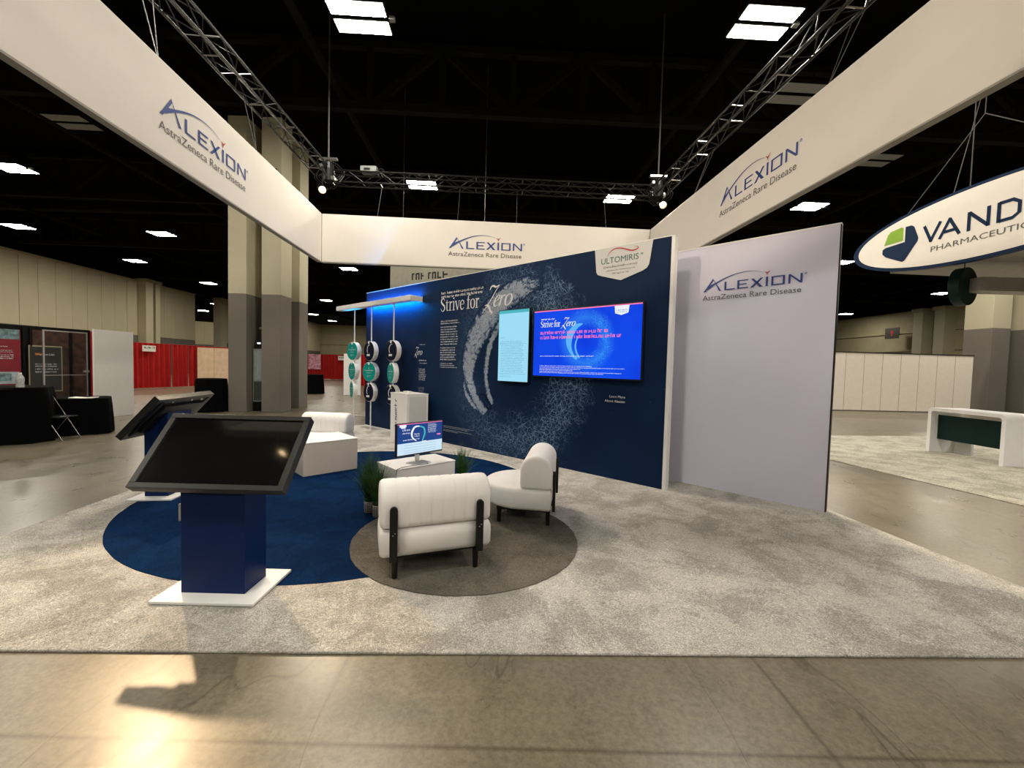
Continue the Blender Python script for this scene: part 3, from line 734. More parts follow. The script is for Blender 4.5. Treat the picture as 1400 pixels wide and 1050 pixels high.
# ------------------------------------------------------------------ LAVENDER WALL
LTH = math.atan2(4.91 - 6.32, 3.82 - 2.35)
lw = thing('display_wall', 'plain pale lavender display wall with blue logo, rightmost wall of the exhibit', 'wall', (2.35, 6.32, 0), LTH)
m = MB(); m.box(-1.1, 0, 0, 2.035, .10, 3.44); m.build('wall_panel', 'lavender', lw)
m = MB(); m.box(2.035, -.002, 0, 2.047, .102, 3.44); m.build('edge_trim', 'black_metal', lw)['label'] = 'black end strip'
m = MB(); m.box(-1.1, -.004, 3.44, 2.047, .104, 3.455); m.build('top_trim', 'white_paint', lw)
company_logo(lw, .52, 2.80, .1165)

# ------------------------------------------------------------------ HANGING SIGN (ring of four panels)
hs = thing('hanging_sign', 'white square ring sign hanging over the whole exhibit with repeated blue logos', 'sign', (0, 0, 0))
Z0, Z1 = 4.33, 5.59
cor = [(-4.455, 2.05), (-5.15, 11.05), (3.74, 11.62), (4.42, 2.05)]
def sign_panel(a, b_, label):
    L = math.hypot(b_[0] - a[0], b_[1] - a[1]); th = math.atan2(b_[1] - a[1], b_[0] - a[0])
    mm = MB(); mm.box(0, 0, 0, L, .10, Z1 - Z0); o = mm.build('sign_panel', 'sign_fabric', hs, bevel=.012, loc=(a[0], a[1], Z0), rot=(0, 0, th)); o['label'] = label
    mm = MB(); mm.box(0, -.003, -.02, L, .103, 0); mm.build('shaded_underside', 'vanda_grey', o)  # grey strip paints in the shade on the panel's underside
    return o, L
pL, L = sign_panel(cor[0], cor[1], 'left panel with logo'); company_logo(pL, 3.50, .545, .197)
pB, L = sign_panel(cor[1], cor[2], 'rear panel with logo'); company_logo(pB, 3.36, .505, .197)
pR, L = sign_panel(cor[2], cor[3], 'right panel with logo'); company_logo(pR, 3.46, .565, .197)
pF, L = sign_panel(cor[3], cor[0], 'front panel')
TZ = 6.62

def box_truss(name, a, b_, z, label, mat='truss_metal', w_=.30, n=None):
    a = Vector((a[0], a[1], z)); b_ = Vector((b_[0], b_[1], z)); d = (b_ - a); L = d.length; th = math.atan2(d.y, d.x)
    t = thing(name, label, 'truss', a, th)
    for (y, zz) in ((-w_ / 2, 0), (w_ / 2, 0), (-w_ / 2, w_), (w_ / 2, w_)):
        mm = MB(); mm.tube((0, y, zz), (L, y, zz), .024, 8); mm.build('chord', mat, t)
    n = n or int(L / .42); s_ = L / n
    mm = MB()
    for i in range(n):
        x0, x1 = i * s_, (i + 1) * s_
        for (p, q) in (((-w_ / 2, 0), (-w_ / 2, w_)), ((w_ / 2, 0), (w_ / 2, w_)), ((-w_ / 2, 0), (w_ / 2, 0)), ((-w_ / 2, w_), (w_ / 2, w_))):
            if i % 2: p, q = q, p
            mm.tube((x0, *p), (x1, *q), .010, 5)
    mm.build('web_bars', 'truss_metal', t)
    for i in range(0, n + 1, 3):
        for zz in (0, w_): first = MB(); first.tube((i * s_, -w_ / 2, zz), (i * s_, w_ / 2, zz), .013, 5); first.build('cross_bar', 'truss_alu', t)
    return t
tl = box_truss('lighting_truss', (-4.80, .6), (-5.22, 11.15), TZ, 'black box truss running over the left hanging panel', 'truss_chord')
box_truss('lighting_truss', (-5.05, 11.5), (4.05, 11.95), TZ - .05, 'black box truss over the rear hanging panel')
box_truss('lighting_truss', (4.85, .6), (4.05, 11.75), TZ, 'black box truss running over the right hanging panel')
box_truss('lighting_truss', (-4.8, .4), (4.85, .4), TZ, 'black box truss over the front of the exhibit')
for (x, y, lb) in ((-5.12, 11.35, 'cluster of rigging hoist, clamps and cables at the left truss corner'), (3.98, 11.85, 'cluster of rigging hoist and clamps at the right truss corner')):
    t = thing('chain_hoist', lb, 'rigging', (x, y, TZ))
    mm = MB(); mm.lathe([(.05, -.1), (.13, -.06), (.15, .25), (.12, .42), (.05, .46)], 14); mm.build('hoist_body', 'black_metal', t)
    mm = MB(); mm.box(-.24, -.05, .50, .24, .05, .56); mm.box(-.2, -.12, .28, -.12, .12, .36); mm.box(.1, -.1, -.05, .2, .1, .05); mm.build('clamp', 'truss_alu', t, bevel=.008)
    mm = MB()
    for k in range(5):
        r = .16 + .05 * k; pts = [(r * math.cos(a) * 1.2, .1 * math.sin(3 * a) , .1 + r * math.sin(a)) for a in [i * .55 + k for i in range(9)]]
        mm.path(pts, .012, 5)
    mm.build('cable_loop', 'black_metal', t)
    mm = MB(); mm.tube((0, 0, .5), (0, 0, 11.6 - TZ), .022, 6); mm.build('hoist_chain', 'steel_cable', t)
t = thing('dimmer_box', 'small grey electrical box on top of the rear truss', 'box', (-4.1, 11.62, TZ + .30))
mm = MB(); mm.box(-.22, -.12, 0, .22, .12, .16); mm.build('casing', 'grey_box', t, bevel=.01)
mm = MB(); mm.box(-.12, -.125, .04, .05, -.119, .10); mm.build('panel', 'black_metal', t)
mm = MB(); mm.path([(.22, 0, .1), (.34, 0, .14), (.42, 0, .05), (.6, 0, .0)], .018); mm.build('cable', 'black_metal', t)
# wires that carry the sign
def wire(p, q, label):
    mm = MB(); mm.tube(p, q, .006, 5); tag(mm.build('suspension_wire', 'steel_cable'), label, 'cable', 'sign suspension wires')
k = 0
for fx, lb in ((.16, 'suspension wire of the rear panel, leftmost'), (.40, 'suspension wire of the rear panel, second from left'), (.58, 'suspension wire of the rear panel, second from right'), (.86, 'suspension wire of the rear panel, rightmost')):
    x = -5.15 + 8.89 * fx; y = 11.1 + .57 * fx; wire((x, y, Z1), (x, y + .4, TZ), lb)
for y, s_, nm in ((5.6, -1, 'left'), (8.0, -1, 'left'), (5.8, 1, 'right'), (9.4, 1, 'right')):
    x = (-4.73 + (5.6 - y) * .078) if s_ < 0 else (4.17 - (y - 5.6) * .071)
    for dy in (-.12, .12): wire((x + s_ * .06, y, Z1), (x + (-.25 if s_ < 0 else .45), y + dy, TZ), '%s wire of the %s pair holding the %s sign panel' % ('front' if dy < 0 else 'rear', 'nearer' if y < 7 else 'farther', nm))

def par_can(x, y, z, target, label, watt, size=70, top=None):
    t = thing('spotlight', label, 'light', (x, y, z)); 
    t.rotation_euler = (Vector(target) - Vector((x, y, z))).to_track_quat('-Z', 'Y').to_euler()
    mm = MB(); mm.lathe([(.05, .16), (.075, .12), (.085, .0), (.10, -.10), (.092, -.10), (.078, -.01)], 20); mm.build('can', 'black_metal', t)
    mm = MB(); mm.lathe([(.0005, -.02), (.074, -.022), (.074, -.03), (.0005, -.055)], 20); mm.build('bulb', 'lamp_bulb', t)
    mm = MB(); mm.tube((-.12, 0, 0), (-.12, 0, .2), .012, 6); mm.tube((.12, 0, 0), (.12, 0, .2), .012, 6); mm.tube((-.12, 0, .2), (.12, 0, .2), .012, 6); mm.build('yoke', 'black_metal', t)
    mm = MB(); mm.tube((x, y, z + .10), (x, y, top or TZ + .02), .014, 6); cl_ = mm.build('hanging_clamp', 'black_metal', t)
    cl_.matrix_parent_inverse = (Matrix.Translation((x, y, z)) @ t.rotation_euler.to_matrix().to_4x4()).inverted()
    d = (Vector(target) - Vector((x, y, z))).normalized(); p = Vector((x, y, z)) + d * .14
    spot('spot_lamp', p, target, watt, WARM, size)
par_can(-5.2, 11.18, 6.28, (-1.3, 1.9, 0), 'lit warm spotlight at the left truss corner', SPOT_WATT * 2.2, 60)
par_can(4.06, 11.64, 6.30, (2.9, 2.6, 0), 'lit warm spotlight at the right truss corner', SPOT_WATT * 6.0, 62)
par_can(4.85, .9, 6.4, (-3.6, 9.5, 3.6), 'added unseen warm spotlight on the front right truss corner, brightening the sign', SPOT_WATT, 72)  # both front spotlights are added out of view to brighten the sign panels
par_can(-4.8, .9, 6.4, (3.2, 8.6, 3.6), 'added unseen warm spotlight on the front left truss corner, brightening the sign', SPOT_WATT * 1.9, 72)

par_can(-8.9, 10.1, 8.1, (-2.05, 2.0, 0), 'warm spotlight hung from the hall ceiling behind the left sign panel', 4300, 17, top=11.6)
bpy.data.lights['spot_lamp.004'].color = (1, .70, .40); bpy.data.lights['spot_lamp.004'].shadow_soft_size = .14

# ------------------------------------------------------------------ TOUCHSCREEN KIOSKS
def kiosk(label, holder=True):
    t = thing('touchscreen_kiosk', label, 'kiosk')
    mm = MB(); mm.box(-.352, -.24, 0, .352, .24, .020); mm.build('base_plate', 'white_paint', t, bevel=.004)
    mm = MB(); mm.prism([(-.222, -.125, .020), (-.222, .125, .020), (-.222, .125, 1.10), (-.222, -.125, .83)], (.444, 0, 0)); mm.build('pedestal', 'navy', t, bevel=.003)
    th = math.atan2(.445, .39)
    dsp = bpy.data.objects.new('display', None); 
    mm = MB(); mm.box(-.525, -.30, -.055, .525, .30, 0)
    dsp = mm.build('display', 'bezel', t, bevel=.005, loc=(0, 0, .995), rot=(th, 0, 0))
    # raised frame strips round a recessed glass
    for nm, b_ in (('frame_strip', (-.525, -.30, 0, .525, -.262, .016)), ('frame_strip', (-.525, .262, 0, .525, .30, .016)), ('frame_strip', (-.525, -.262, 0, -.482, .262, .016)), ('frame_strip', (.482, -.262, 0, .525, .262, .016))):
        mm = MB(); mm.box(*b_); mm.build(nm, 'bezel', dsp, bevel=.002, seg=1)
    mm = MB(); mm.box(-.482, -.262, .0, .482, .262, .003); mm.build('glass', 'glass_black', dsp)
    mm = MB(); mm.box(-.36, -.2, -.085, .36, .2, -.055); mm.box(-.46, -.25, -.066, -.40, .25, -.055); mm.box(.40, -.25, -.066, .46, .25, -.055); mm.build('back_housing', 'black_metal', dsp, bevel=.006)
    mm = MB()
    for x in (-.3, -.1, .25): mm.tube((x, .24, -.062), (x, .24, -.054), .012, 10)
    mm.build('screw', 'silver', dsp)
    if holder:
        mm = MB()
        mm.box(-.288, -.055, .50, -.282, .055, .62); mm.box(-.229, -.06, .50, -.223, .06, .68); mm.box(-.282, -.055, .50, -.229, .055, .506)
        mm.box(-.288, -.061, .50, -.223, -.055, .62); mm.box(-.288, .055, .50, -.223, .061, .62)
        mm.build('brochure_holder', 'acrylic_holder', t)['label'] = 'clear acrylic brochure holder'
    return t
k1 = kiosk('angled black touchscreen kiosk on navy pedestal, front left'); place(k1, -2.045, 2.925, .004)
k2 = kiosk('second black touchscreen kiosk turned away, behind the front one'); place(k2, -4.20, 5.02, 0, R(-82))

# ------------------------------------------------------------------ ARMCHAIRS
def armchair(label):
    t = thing('armchair', label, 'armchair', group='white channel-tufted armchairs')
    W, Dp = .87, .80
    # seat: straight back, round front
    pts = [(-W / 2, .03), (W / 2, .03)]
    n = 20
    for i in range(n + 1):
        a = PI * i / n; pts.append((W / 2 * math.cos(a), .36 + (Dp - .36) * math.sin(a)))
    cx, cy = 0, .35
    b = bmesh.new(); rings = []
    for z, s_ in ((.17, .93), (.185, .975), (.21, 1.0), (.30, 1.005), (.35, 1.0), (.378, .975), (.39, .93), (.397, .80), (.40, .5)):
        rings.append([b.verts.new(((p[0] - cx) * s_ + cx, (p[1] - cy) * s_ + cy, z)) for p in pts])
    for a, c in zip(rings, rings[1:]):
        for i in range(len(pts)): b.faces.new((a[i], a[(i + 1) % len(pts)], c[(i + 1) % len(pts)], c[i]))
    b.faces.new(rings[0][::-1]); b.faces.new(rings[-1])
    mm = MB(); mm.b.free(); mm.b = b; mm.build('seat', 'upholstery', t, smooth=True)
    # roll back: arch profile swept along x with sewn channels
    b = bmesh.new(); prof = []
    rd = .168; n = 22
    for i in range(n + 1):
        a = -.12 * PI + 1.24 * PI * i / n; prof.append((math.cos(a), math.sin(a)))
    ring_pts = [(.168 * c_ + 0, .20 + .155 * s__ if s__ > 0 else .20 + .40 * s__) for c_, s__ in prof]
    ring_pts = [(.160, .012), (.168, .05)] + [(.168 * math.cos(PI * i / n), .19 + .16 * math.sin(PI * i / n)) for i in range(n + 1)] + [(-.168, .05), (-.160, .012), (-.13, 0), (.13, 0)]
    X = []; nch = 9; H_ = W / 2
    X += [(-H_, .80), (-H_ + .006, .90), (-H_ + .018, .965), (-H_ + .035, .99)]
    for c_ in range(nch):
        a0 = -H_ + .04 + (W - .08) * c_ / nch; a1 = -H_ + .04 + (W - .08) * (c_ + 1) / nch
        if c_: X.append((a0, .972))
        for f_, s_ in ((.06, .990), (.25, 1.0), (.75, 1.0), (.94, .990)): X.append((a0 + (a1 - a0) * f_, s_))
    X += [(H_ - .035, .99), (H_ - .018, .965), (H_ - .006, .90), (H_, .80)]
    prev = None
    for x, s_ in X:
        row = [b.verts.new((x, .185 + p[0] * s_, .40 + .175 + (p[1] - .175) * s_)) for p in ring_pts]
        if prev:
            for i in range(len(row)): b.faces.new((prev[i], prev[(i + 1) % len(row)], row[(i + 1) % len(row)], row[i]))
        else: b.faces.new(row)
        prev = row
    b.faces.new(prev[::-1])
    mm = MB(); mm.b.free(); mm.b = b; mm.build('backrest', 'upholstery', t, smooth=True, loc=(0, 0, -.01))
    mm = MB(); mm.box(-.36, .08, .145, .36, .60, .172); mm.build('seat_frame', 'black_metal', t)
    for x in (-.335, .335):
        pt = [(x - .029, .155), (x + .029, .155)] + [(x + .029 * math.cos(a), .545 + .029 * math.sin(a)) for a in [PI * i / 8 for i in range(9)]]
        mm = MB(); mm.prism([(p[0], -.014, p[1]) for p in pt], (0, .030, 0)); s_ = mm.build('back_support', 'black_metal', t, bevel=.004)
        mm = MB()
        for z in (.36, .375): mm.tube((x - .006 + (z - .36), -.017, z), (x - .006 + (z - .36), -.013, z), .004, 8)
        mm.build('screw', 'silver', s_)
    for x in (-.32, .32):
        for y in (.06, .58):
            mm = MB(); mm.tube((x, y, 0), (x, y, .15), .021, 14, .024); mm.build('leg', 'black_metal', t)
    return t
c1 = armchair('white armchair seen from behind, nearest one on the dark grey rug'); place(c1, -.545, 3.155, .008, R(20))
c2 = copy_tree(c1); place(c2, .52, 4.56, .008, R(81)); tag(c2, 'white armchair seen from its side, right one, back to the navy wall side')
c3 = copy_tree(c1); place(c3, -3.33, 7.66, .004, R(174)); tag(c3, 'white armchair behind the cream cube, facing the camera')

# ------------------------------------------------------------------ CUBE TABLES, MONITOR, PLANTS
def cube_table(label, w_, d, h, mat, mat_top):
    t = thing('cube_table', label, 'table')
    mm = MB(); mm.box(0, 0, 0, w_, d, h - .014); mm.build('body', mat, t, bevel=.006)
    mm = MB(); mm.box(-.004, -.004, h - .012, w_ + .004, d + .004, h); mm.build('table_top', mat_top, t, bevel=.004)
    mm = MB(); mm.box(.012, -.002, h - .014, w_ - .012, d, h - .012); mm.build('shadow_gap', 'grey_dado', t)
    return t
t1 = cube_table('cream cube table standing alone on the left of the blue rug', .80, .74, .485, 'table_cream_shaded', 'white_paint'); place(t1, -2.955, 5.82, .004, R(45))
t2 = cube_table('white cube table carrying the desktop monitor', .79, .47, .485, 'table_white', 'white_paint'); place(t2, -1.255, 4.50, .004, R(43))
# monitor
mt = thing('desktop_monitor', 'desktop monitor with a blue and white web page on the white cube table', 'monitor', (-1.075, 4.83, .489), R(48))
m = MB(); m.box(-.12, -.07, 0, .12, .10, .010); m.build('stand_base', 'silver', mt, bevel=.004)
m = MB(); m.box(-.028, .035, .010, .028, .055, .24); m.build('stand_neck', 'silver', mt, bevel=.003)
m = MB(); m.box(-.325, -.02, .112, .325, .018, .492); m.build('casing', 'bezel', mt, bevel=.004)
m = MB(); m.box(-.314, -.0225, .130, .314, -.019, .484); ms = m.build('screen', 'scr_navy', mt)
def flat(mb, x0, z0, x1, z1, off): mb.poly([(x0, -off, z0), (x1, -off, z0), (x1, -off, z1), (x0, -off, z1)])
m = MB(); flat(m, -.314, .130, .314, .262, .0232); m.build('page_lower', 'scr_paleblue', ms, nofix=True)
m = MB(); flat(m, -.314, .476, .314, .484, .0232); flat(m, .235, .318, .29, .334, .0232); m.build('page_accents', 'scr_pink', ms, nofix=True)
m = MB(); flat(m, -.29, .45, -.20, .476, .0234); flat(m, -.27, .435, -.21, .45, .0234); flat(m, .02, .258, .08, .268, .0236)
greek(m, -.25, .405, .09, 1, .03, .024, .0236, ragged=0); greek(m, -.25, .370, .10, 1, .03, .018, .0236, ragged=0); greek(m, -.24, .292, .22, 1, .02, .016, .0236, ragged=0)
greek(m, .10, .455, .13, 8, .014, .009, .0236, ragged=.15)
ribbon(m, [(-.06, .275, .008), (-.115, .32, .018), (-.125, .38, .026), (-.085, .44, .022), (-.02, .445, .012)], .0238); greek(m, -.09, .35, .08, 2, .024, .018, .024, ragged=0)
m.build('page_white', 'scr_white', ms, nofix=True)
m = MB(); ribbon(m, [(-.02, .445, .014), (.04, .42, .02), (.055, .36, .022), (.035, .30, .018), (.02, .265, .012)], .0238); m.build('page_ring', 'scr_teal' , ms, nofix=True)
m = MB()
for z in (.235, .205, .175, .15): flat(m, -.23, z, .22, z + .0025, .0240)
m.build('page_lines', 'scr_line', ms, nofix=True)
t = thing('charging_cable', 'thin dark cable lying across the white cube table', 'cable', (0, 0, 0))
m = MB(); m.path([(-1.02, 4.90, .494), (-.96, 4.80, .494), (-1.15, 4.66, .494), (-1.22, 4.58, .494), (-1.245, 4.50, .490), (-1.25, 4.485, .43)], .0035, 5); m.build('wire', 'logo_grey', t)
m = MB(); m.box(-.07, -.05, 0, .07, .05, .004); o = m.build('document', 'paper'); place(o, -.83, 4.98, .4895, R(35)); tag(o, 'thin white sheet beside the monitor base', 'paper')

def grass_plant(x, y, z, h, spread, n, label, pots=True, seed=1, pr=.052, ph=.13):
    rnd = random.Random(seed); t = thing('potted_grass', label, 'plant', (x, y, z))
    if pots:
        mm = MB(); mm.lathe([(pr * .86, 0), (pr, .02), (pr * 1.02, ph * .7), (pr, ph), (pr * .9, ph), (pr * .88, ph - .02), (.01, ph - .02)], 24); mm.build('pot', 'woven', t, smooth=True)['label'] = 'black and white woven pot'
    b = bmesh.new()
    for i in range(n):
        a = rnd.uniform(0, 2 * PI); r0 = rnd.uniform(0, pr * .8); lean = rnd.uniform(0, 1) ** 1.3 * spread; hh = h * rnd.uniform(.62, 1.05) * (1 - .25 * lean / spread)
        bx, by = r0 * math.cos(a), r0 * math.sin(a); da = a + rnd.uniform(-.6, .6); wv = rnd.uniform(.0018, .0034); ta = rnd.uniform(0, PI)
        px, py = math.cos(ta) * wv, math.sin(ta) * wv; prev = None; droop = rnd.uniform(0, .22) * (lean / spread)
        for k in range(6):
            f = k / 5; xx = bx + math.cos(da) * lean * f ** 1.7; yy = by + math.sin(da) * lean * f ** 1.7; zz = ph * .85 + hh * (f - droop * f ** 4); s_ = (1 - f ** 2) + .05
            v0 = b.verts.new((xx - px * s_, yy - py * s_, zz)); v1 = b.verts.new((xx + px * s_, yy + py * s_, zz))
            if prev: b.faces.new((prev[0], prev[1], v1, v0))
            prev = (v0, v1)
    mm = MB(); mm.b.free(); mm.b = b; mm.build('grass_blades', 'grass', t, kind='stuff', nofix=True)
    return t
grass_plant(-1.55, 4.50, .004, .60, .25, 420, 'tall green grass in a woven pot left of the white cube table, left one', seed=3)
grass_plant(-1.415, 4.38, .004, .56, .22, 320, 'tall green grass in a woven pot close behind the front armchair', seed=5)
grass_plant(-.64, 5.42, .004, .54, .26, 300, 'green grass plant half hidden behind the desktop monitor', seed=9)

# ------------------------------------------------------------------ WHITE COUNTER BY THE WALL
CT = math.atan2(8.47 - 9.0, -2.15 + 2.64)
ct = thing('counter', 'tall white counter with vertical black lettering standing near the navy wall', 'counter', (-2.66, 9.02, 0), CT)
m = MB(); m.box(0, 0, 0, .74, .50, 1.02); m.build('body', 'white_paint', ct, bevel=.004)
m = MB(); m.box(-.006, -.006, 1.02, .746, .506, 1.04); m.build('counter_top', 'table_white', ct, bevel=.003)
m = MB(); m.box(.741, .05, .04, .746, .45, .98); m.build('side_door', 'badge', ct)
tx = text('side_lettering', 'Soliris', 0, 0, .62, .085, 'logo_blue', ct, .004) if False else None
m = MB(); greek(m, 0, 0, .66, 1, .1, .11, 0, ragged=0); o = m.build('side_lettering', 'logo_blue', ct, nofix=True, loc=(.30, -.005, .26), rot=(0, -PI / 2, 0))
t = thing('card_stack', 'small stack of white cards on top of the white counter', 'cards', (-2.25, 8.87, 1.04), CT)
for k in range(3):
    mm = MB(); mm.box(-.09, -.05, .014 * k, .09, .05, .014 * k + .012); mm.build('card', 'paper', t, rot=(0, 0, .12 * k - .1))

# ------------------------------------------------------------------ LIGHT BEAM WITH HANGING DISCS
cb = thing('light_canopy', 'flat white beam with blue glow underneath fixed to the navy wall', 'light', on_wall(-1.07, 3.075, 0), WTH)
m = MB(); m.box(0, -.33, .0, 3.43, -.15, .115); m.build('beam', 'white_paint', cb, bevel=.004)
m = MB(); m.box(3.39, -.15, 0, 3.43, 0, .115); m.build('bracket', 'white_paint', cb)
m = MB(); m.box(1.05, -.15, 0.04, 1.09, 0, .07); m.build('bracket', 'white_paint', cb)
m = MB(); m.poly([(1.12, -.146, .035), (3.36, -.146, .035), (3.36, -.146, .08), (1.12, -.146, .08)]); m.build('led_strip', 'blue_led', cb)['label'] = 'blue light strip facing the wall'
m = MB(); m.box(.30, -.30, -.006, 1.05, -.16, -.001); m.build('led_panel', 'cyan_led', cb)
def disc_pole(u, nm, discs, ztop=3.075):
    p = on_wall(u, 0, .25)
    t = thing('disc_pole', 'slim white pole %s carrying a column of round discs' % nm, 'pole', p, WTH)
    mm = MB(); mm.tube((0, 0, 0), (0, 0, ztop), .016, 10); mm.build('pole', 'white_paint', t)
    mm = MB(); mm.tube((0, 0, 0), (0, 0, .012), .04, 16); mm.build('foot', 'white_paint', t)
    for i, (z, kind, yaw, r) in enumerate(discs):
        d = bpy.data.objects.new('disc', None)
        mm = MB(); mm.tube((0, -.065, 0), (0, .055, 0), r, 48); dd = mm.build('disc', 'white_paint', t, bevel=.004, loc=(.0, 0, z), rot=(0, 0, yaw))
        dd['label'] = ('teal' if kind == 't' else 'navy') + ' faced disc with white rim'
        mm = MB(); mm.tube((0, -.069, 0), (0, -.0655, 0), r * .965, 48); mm.build('disc_face', 'teal' if kind == 't' else 'disc_navy', dd)
        mm = MB(); mm.tube((0, -.078, r * .84), (0, -.069, r * .84), .032, 14); mm.build('knob', 'white_paint', dd)
        mm = MB()
        if kind == 't':
            greek(mm, -.15, .02, .30, 1, .05, .036, .0705, ragged=0); greek(mm, -.09, -.035, .18, 1, .05, .022, .0705, ragged=0)
            greek(mm, -.06, -.10, .13, 2, .03, .016, .0705, ragged=0, center=True); flat(mm, -.012, .075, .012, .10, .0705)
        else:
            ribbon(mm, [(.06, .15, .006), (-.02, .14, .018), (-.07, .07, .026), (-.07, -.01, .024), (-.04, -.05, .014)], .0705)
            flat(mm, -.09, -.125, .05, -.075, .0705)
        mm.build('disc_print', 'print_white', dd, nofix=True)
disc_pole(-.20, 'left of the navy wall', [(1.97, 't', .10, .235), (1.45, 't', -.12, .235), (.965, 't', -.30, .225)])
disc_pole(.64, 'second from left', [(1.965, 'n', .0, .245), (1.45, 't', .18, .24), (.94, 'n', .0, .235)])
disc_pole(1.62, 'nearest the white counter', [(1.965, 'n', .0, .245), (1.45, 't', -.25, .24), (.94, 'n', .0, .235)])

# ------------------------------------------------------------------ BIG COLUMNS
def column_block(o, x0, y0, x1, y1, split=3.78, top=9.35):
    mm = MB(); mm.box(x0, y0, FZ, x1, y1, split); mm.build('lower_shaft', 'grey_dado', o, bevel=.01, seg=1)
    mm = MB(); mm.box(x0, y0, split, x1, y1, top); mm.build('upper_shaft', 'beige_col', o, bevel=.01, seg=1)
cl = thing('column', 'massive beige and grey column cluster on the left behind the kiosks', 'column', (0, 0, 0))
for a in ((-9.17, 13.26, -8.58, 15.6), (-8.12, 13.30, -7.50, 13.95), (-8.10, 14.95, -7.80, 15.6), (-8.58, 14.0, -8.06, 15.6)): column_block(cl, *a)
column_block(cl, -7.98, 14.70, -7.62, 15.3)
m = MB(); m.tube((-8.20, 13.62, 2.4), (-8.20, 13.62, 9.0), .03, 8); m.tube((-8.20, 13.62, 2.4), (-8.28, 13.6, 1.9), .03, 8); m.build('conduit', 'beige_dim', cl)
m = MB(); m.box(-8.5, 13.8, 2.7, -8.1, 13.95, 2.78); m.box(-8.5, 13.8, 6.2, -8.1, 13.95, 6.28); m.build('bracket', 'beige_dim', cl)
m = MB(); m.box(-7.92, 13.27, 7.35, -7.62, 13.295, 7.75); m.build('number_plate', 'ink', cl)
m = MB(); greek(m, 0, 0, .22, 2, .14, .1, 0, ragged=.1); m.build('number_print', 'print_white', cl, nofix=True, loc=(-7.88, 13.262, 7.56))
cab = thing('electrical_cabinet', 'tall grey electrical cabinet recessed in the left column', 'cabinet', (-8.34, 13.55, FZ))
m = MB(); m.box(-.21, 0, .32, .21, .35, 2.06); m.build('body', 'grey_box', cab, bevel=.008)
m = MB(); m.box(-.17, -.015, 1.02, .17, 0, 2.0); m.build('door_panel', simple('cabinet_glass', (.30, .36, .36), .25), cab)
m = MB(); m.box(-.17, -.012, .36, .17, 0, .98); m.build('lower_panel', 'screen_green', cab)
m = MB()
for i in range(10): m.box(-.2 + i * .042, -.005, .02, -.185 + i * .042, .02, .30)
m.box(-.21, .02, 0, .21, .35, .32); m.build('grille', 'black_metal', cab)
m = MB(); m.box(-.14, .02, 2.06, .16, .3, 2.34); m.build('top_unit', 'black_metal', cab)
m = MB(); m.box(-.08, .012, 2.22, .03, .02, 2.27); m.build('indicator', emit('cabinet_indicator', (.9, .95, 1), 1.5), cab)

cr2 = thing('column', 'massive beige and grey column at the right edge with pipes in its recess', 'column', (23.5, 20.3, 0), R(4))
for a in ((0, 0, 1.0, 1.2), (1.0, .9, 2.15, 1.4), (2.15, 0, 3.6, 1.2)): column_block(cr2, *a, 4.2)
for x in (1.35, 1.62): 
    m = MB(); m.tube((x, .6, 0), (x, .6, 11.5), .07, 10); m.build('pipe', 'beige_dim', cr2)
m = MB(); m.box(1.75, .82, 4.25, 2.1, .9, 4.95); m.build('notice', 'paper', cr2)

# ------------------------------------------------------------------ RED PIPE AND DRAPE
def drape(x0, y0, x1, y1, h, label, mat='red_drape', poles=True, name='drape_wall'):
    L = math.hypot(x1 - x0, y1 - y0); th = math.atan2(y1 - y0, x1 - x0); t = thing(name, label, 'drape', (x0, y0, FZ), th)
    n = max(1, round(L / 1.0)); pw = L / n
    for p in range(n):
        b = bmesh.new(); k = 28; prev = None; ph_ = random.uniform(0, 6)
        for i in range(k + 1):
            x = pw * i / k; y = .055 * math.sin(i / k * PI * 2 * 3.5 + ph_) * (1 + .3 * math.sin(i * 1.7 + ph_))
            r_ = [b.verts.new((x, y * s_, z)) for z, s_ in ((.03, 1.25), (h * .5, 1.0), (h - .05, .7), (h, .5))]
            if prev:
                for j in range(3): b.faces.new((prev[j], r_[j], r_[j + 1], prev[j + 1]))
            prev = r_
        mm = MB(); mm.b.free(); mm.b = b; mm.build('drape_panel', mat, t, smooth=True, loc=(p * pw, 0, 0), nofix=True)
    mm = MB(); mm.tube((0, 0, h), (L, 0, h), .022, 6); mm.build('rail', mat, t)
    if poles:
        for x in (0, L):
            mm = MB(); mm.tube((x, -.08, 0), (x, -.08, h + .02), .022, 8); mm.box(x - .22, -.3, 0, x + .22, .14, .012); mm.build('upright', 'silver', t)
    return t
drape(-20.9, 17.0, -19.25, 25.6, 2.46, 'long red pipe and drape wall left of the big column')
drape(-14.0, 13.25, -13.75, 14.0, 2.46, 'short red drape beside the black exhibit stand')
drape(-20.9, 41.0, -12.6, 41.6, 2.46, 'distant red drape wall seen right of the big column')
drape(-22.2, 37.0, -21.2, 40.5, 2.46, 'distant red side drape nearest the big column')
drape(-12.0, 30.0, -9.0, 30.6, 2.3, 'distant red drape behind the hanging discs')
m = MB(); m.box(-.35, -.03, 0, .35, 0, .32); o = m.build('booth_sign', 'paper'); place(o, -19.62, 22.2, 2.0, R(83)); tag(o, 'small white card on the left red drape', 'sign')
m = MB(); greek(m, -.28, .16, .56, 1, .1, .13, .032, ragged=0); m.build('sign_text', 'ink', o, nofix=True)
m = MB(); m.box(-.42, -.03, 0, .42, 0, .42); o = m.build('booth_sign', 'paper'); place(o, -16.9, 40.9, 1.92, R(3)); tag(o, 'small white card on the distant red drape', 'sign')
m = MB(); greek(m, -.34, .2, .68, 1, .1, .16, .032, ragged=0); m.build('sign_text', 'ink', o, nofix=True)
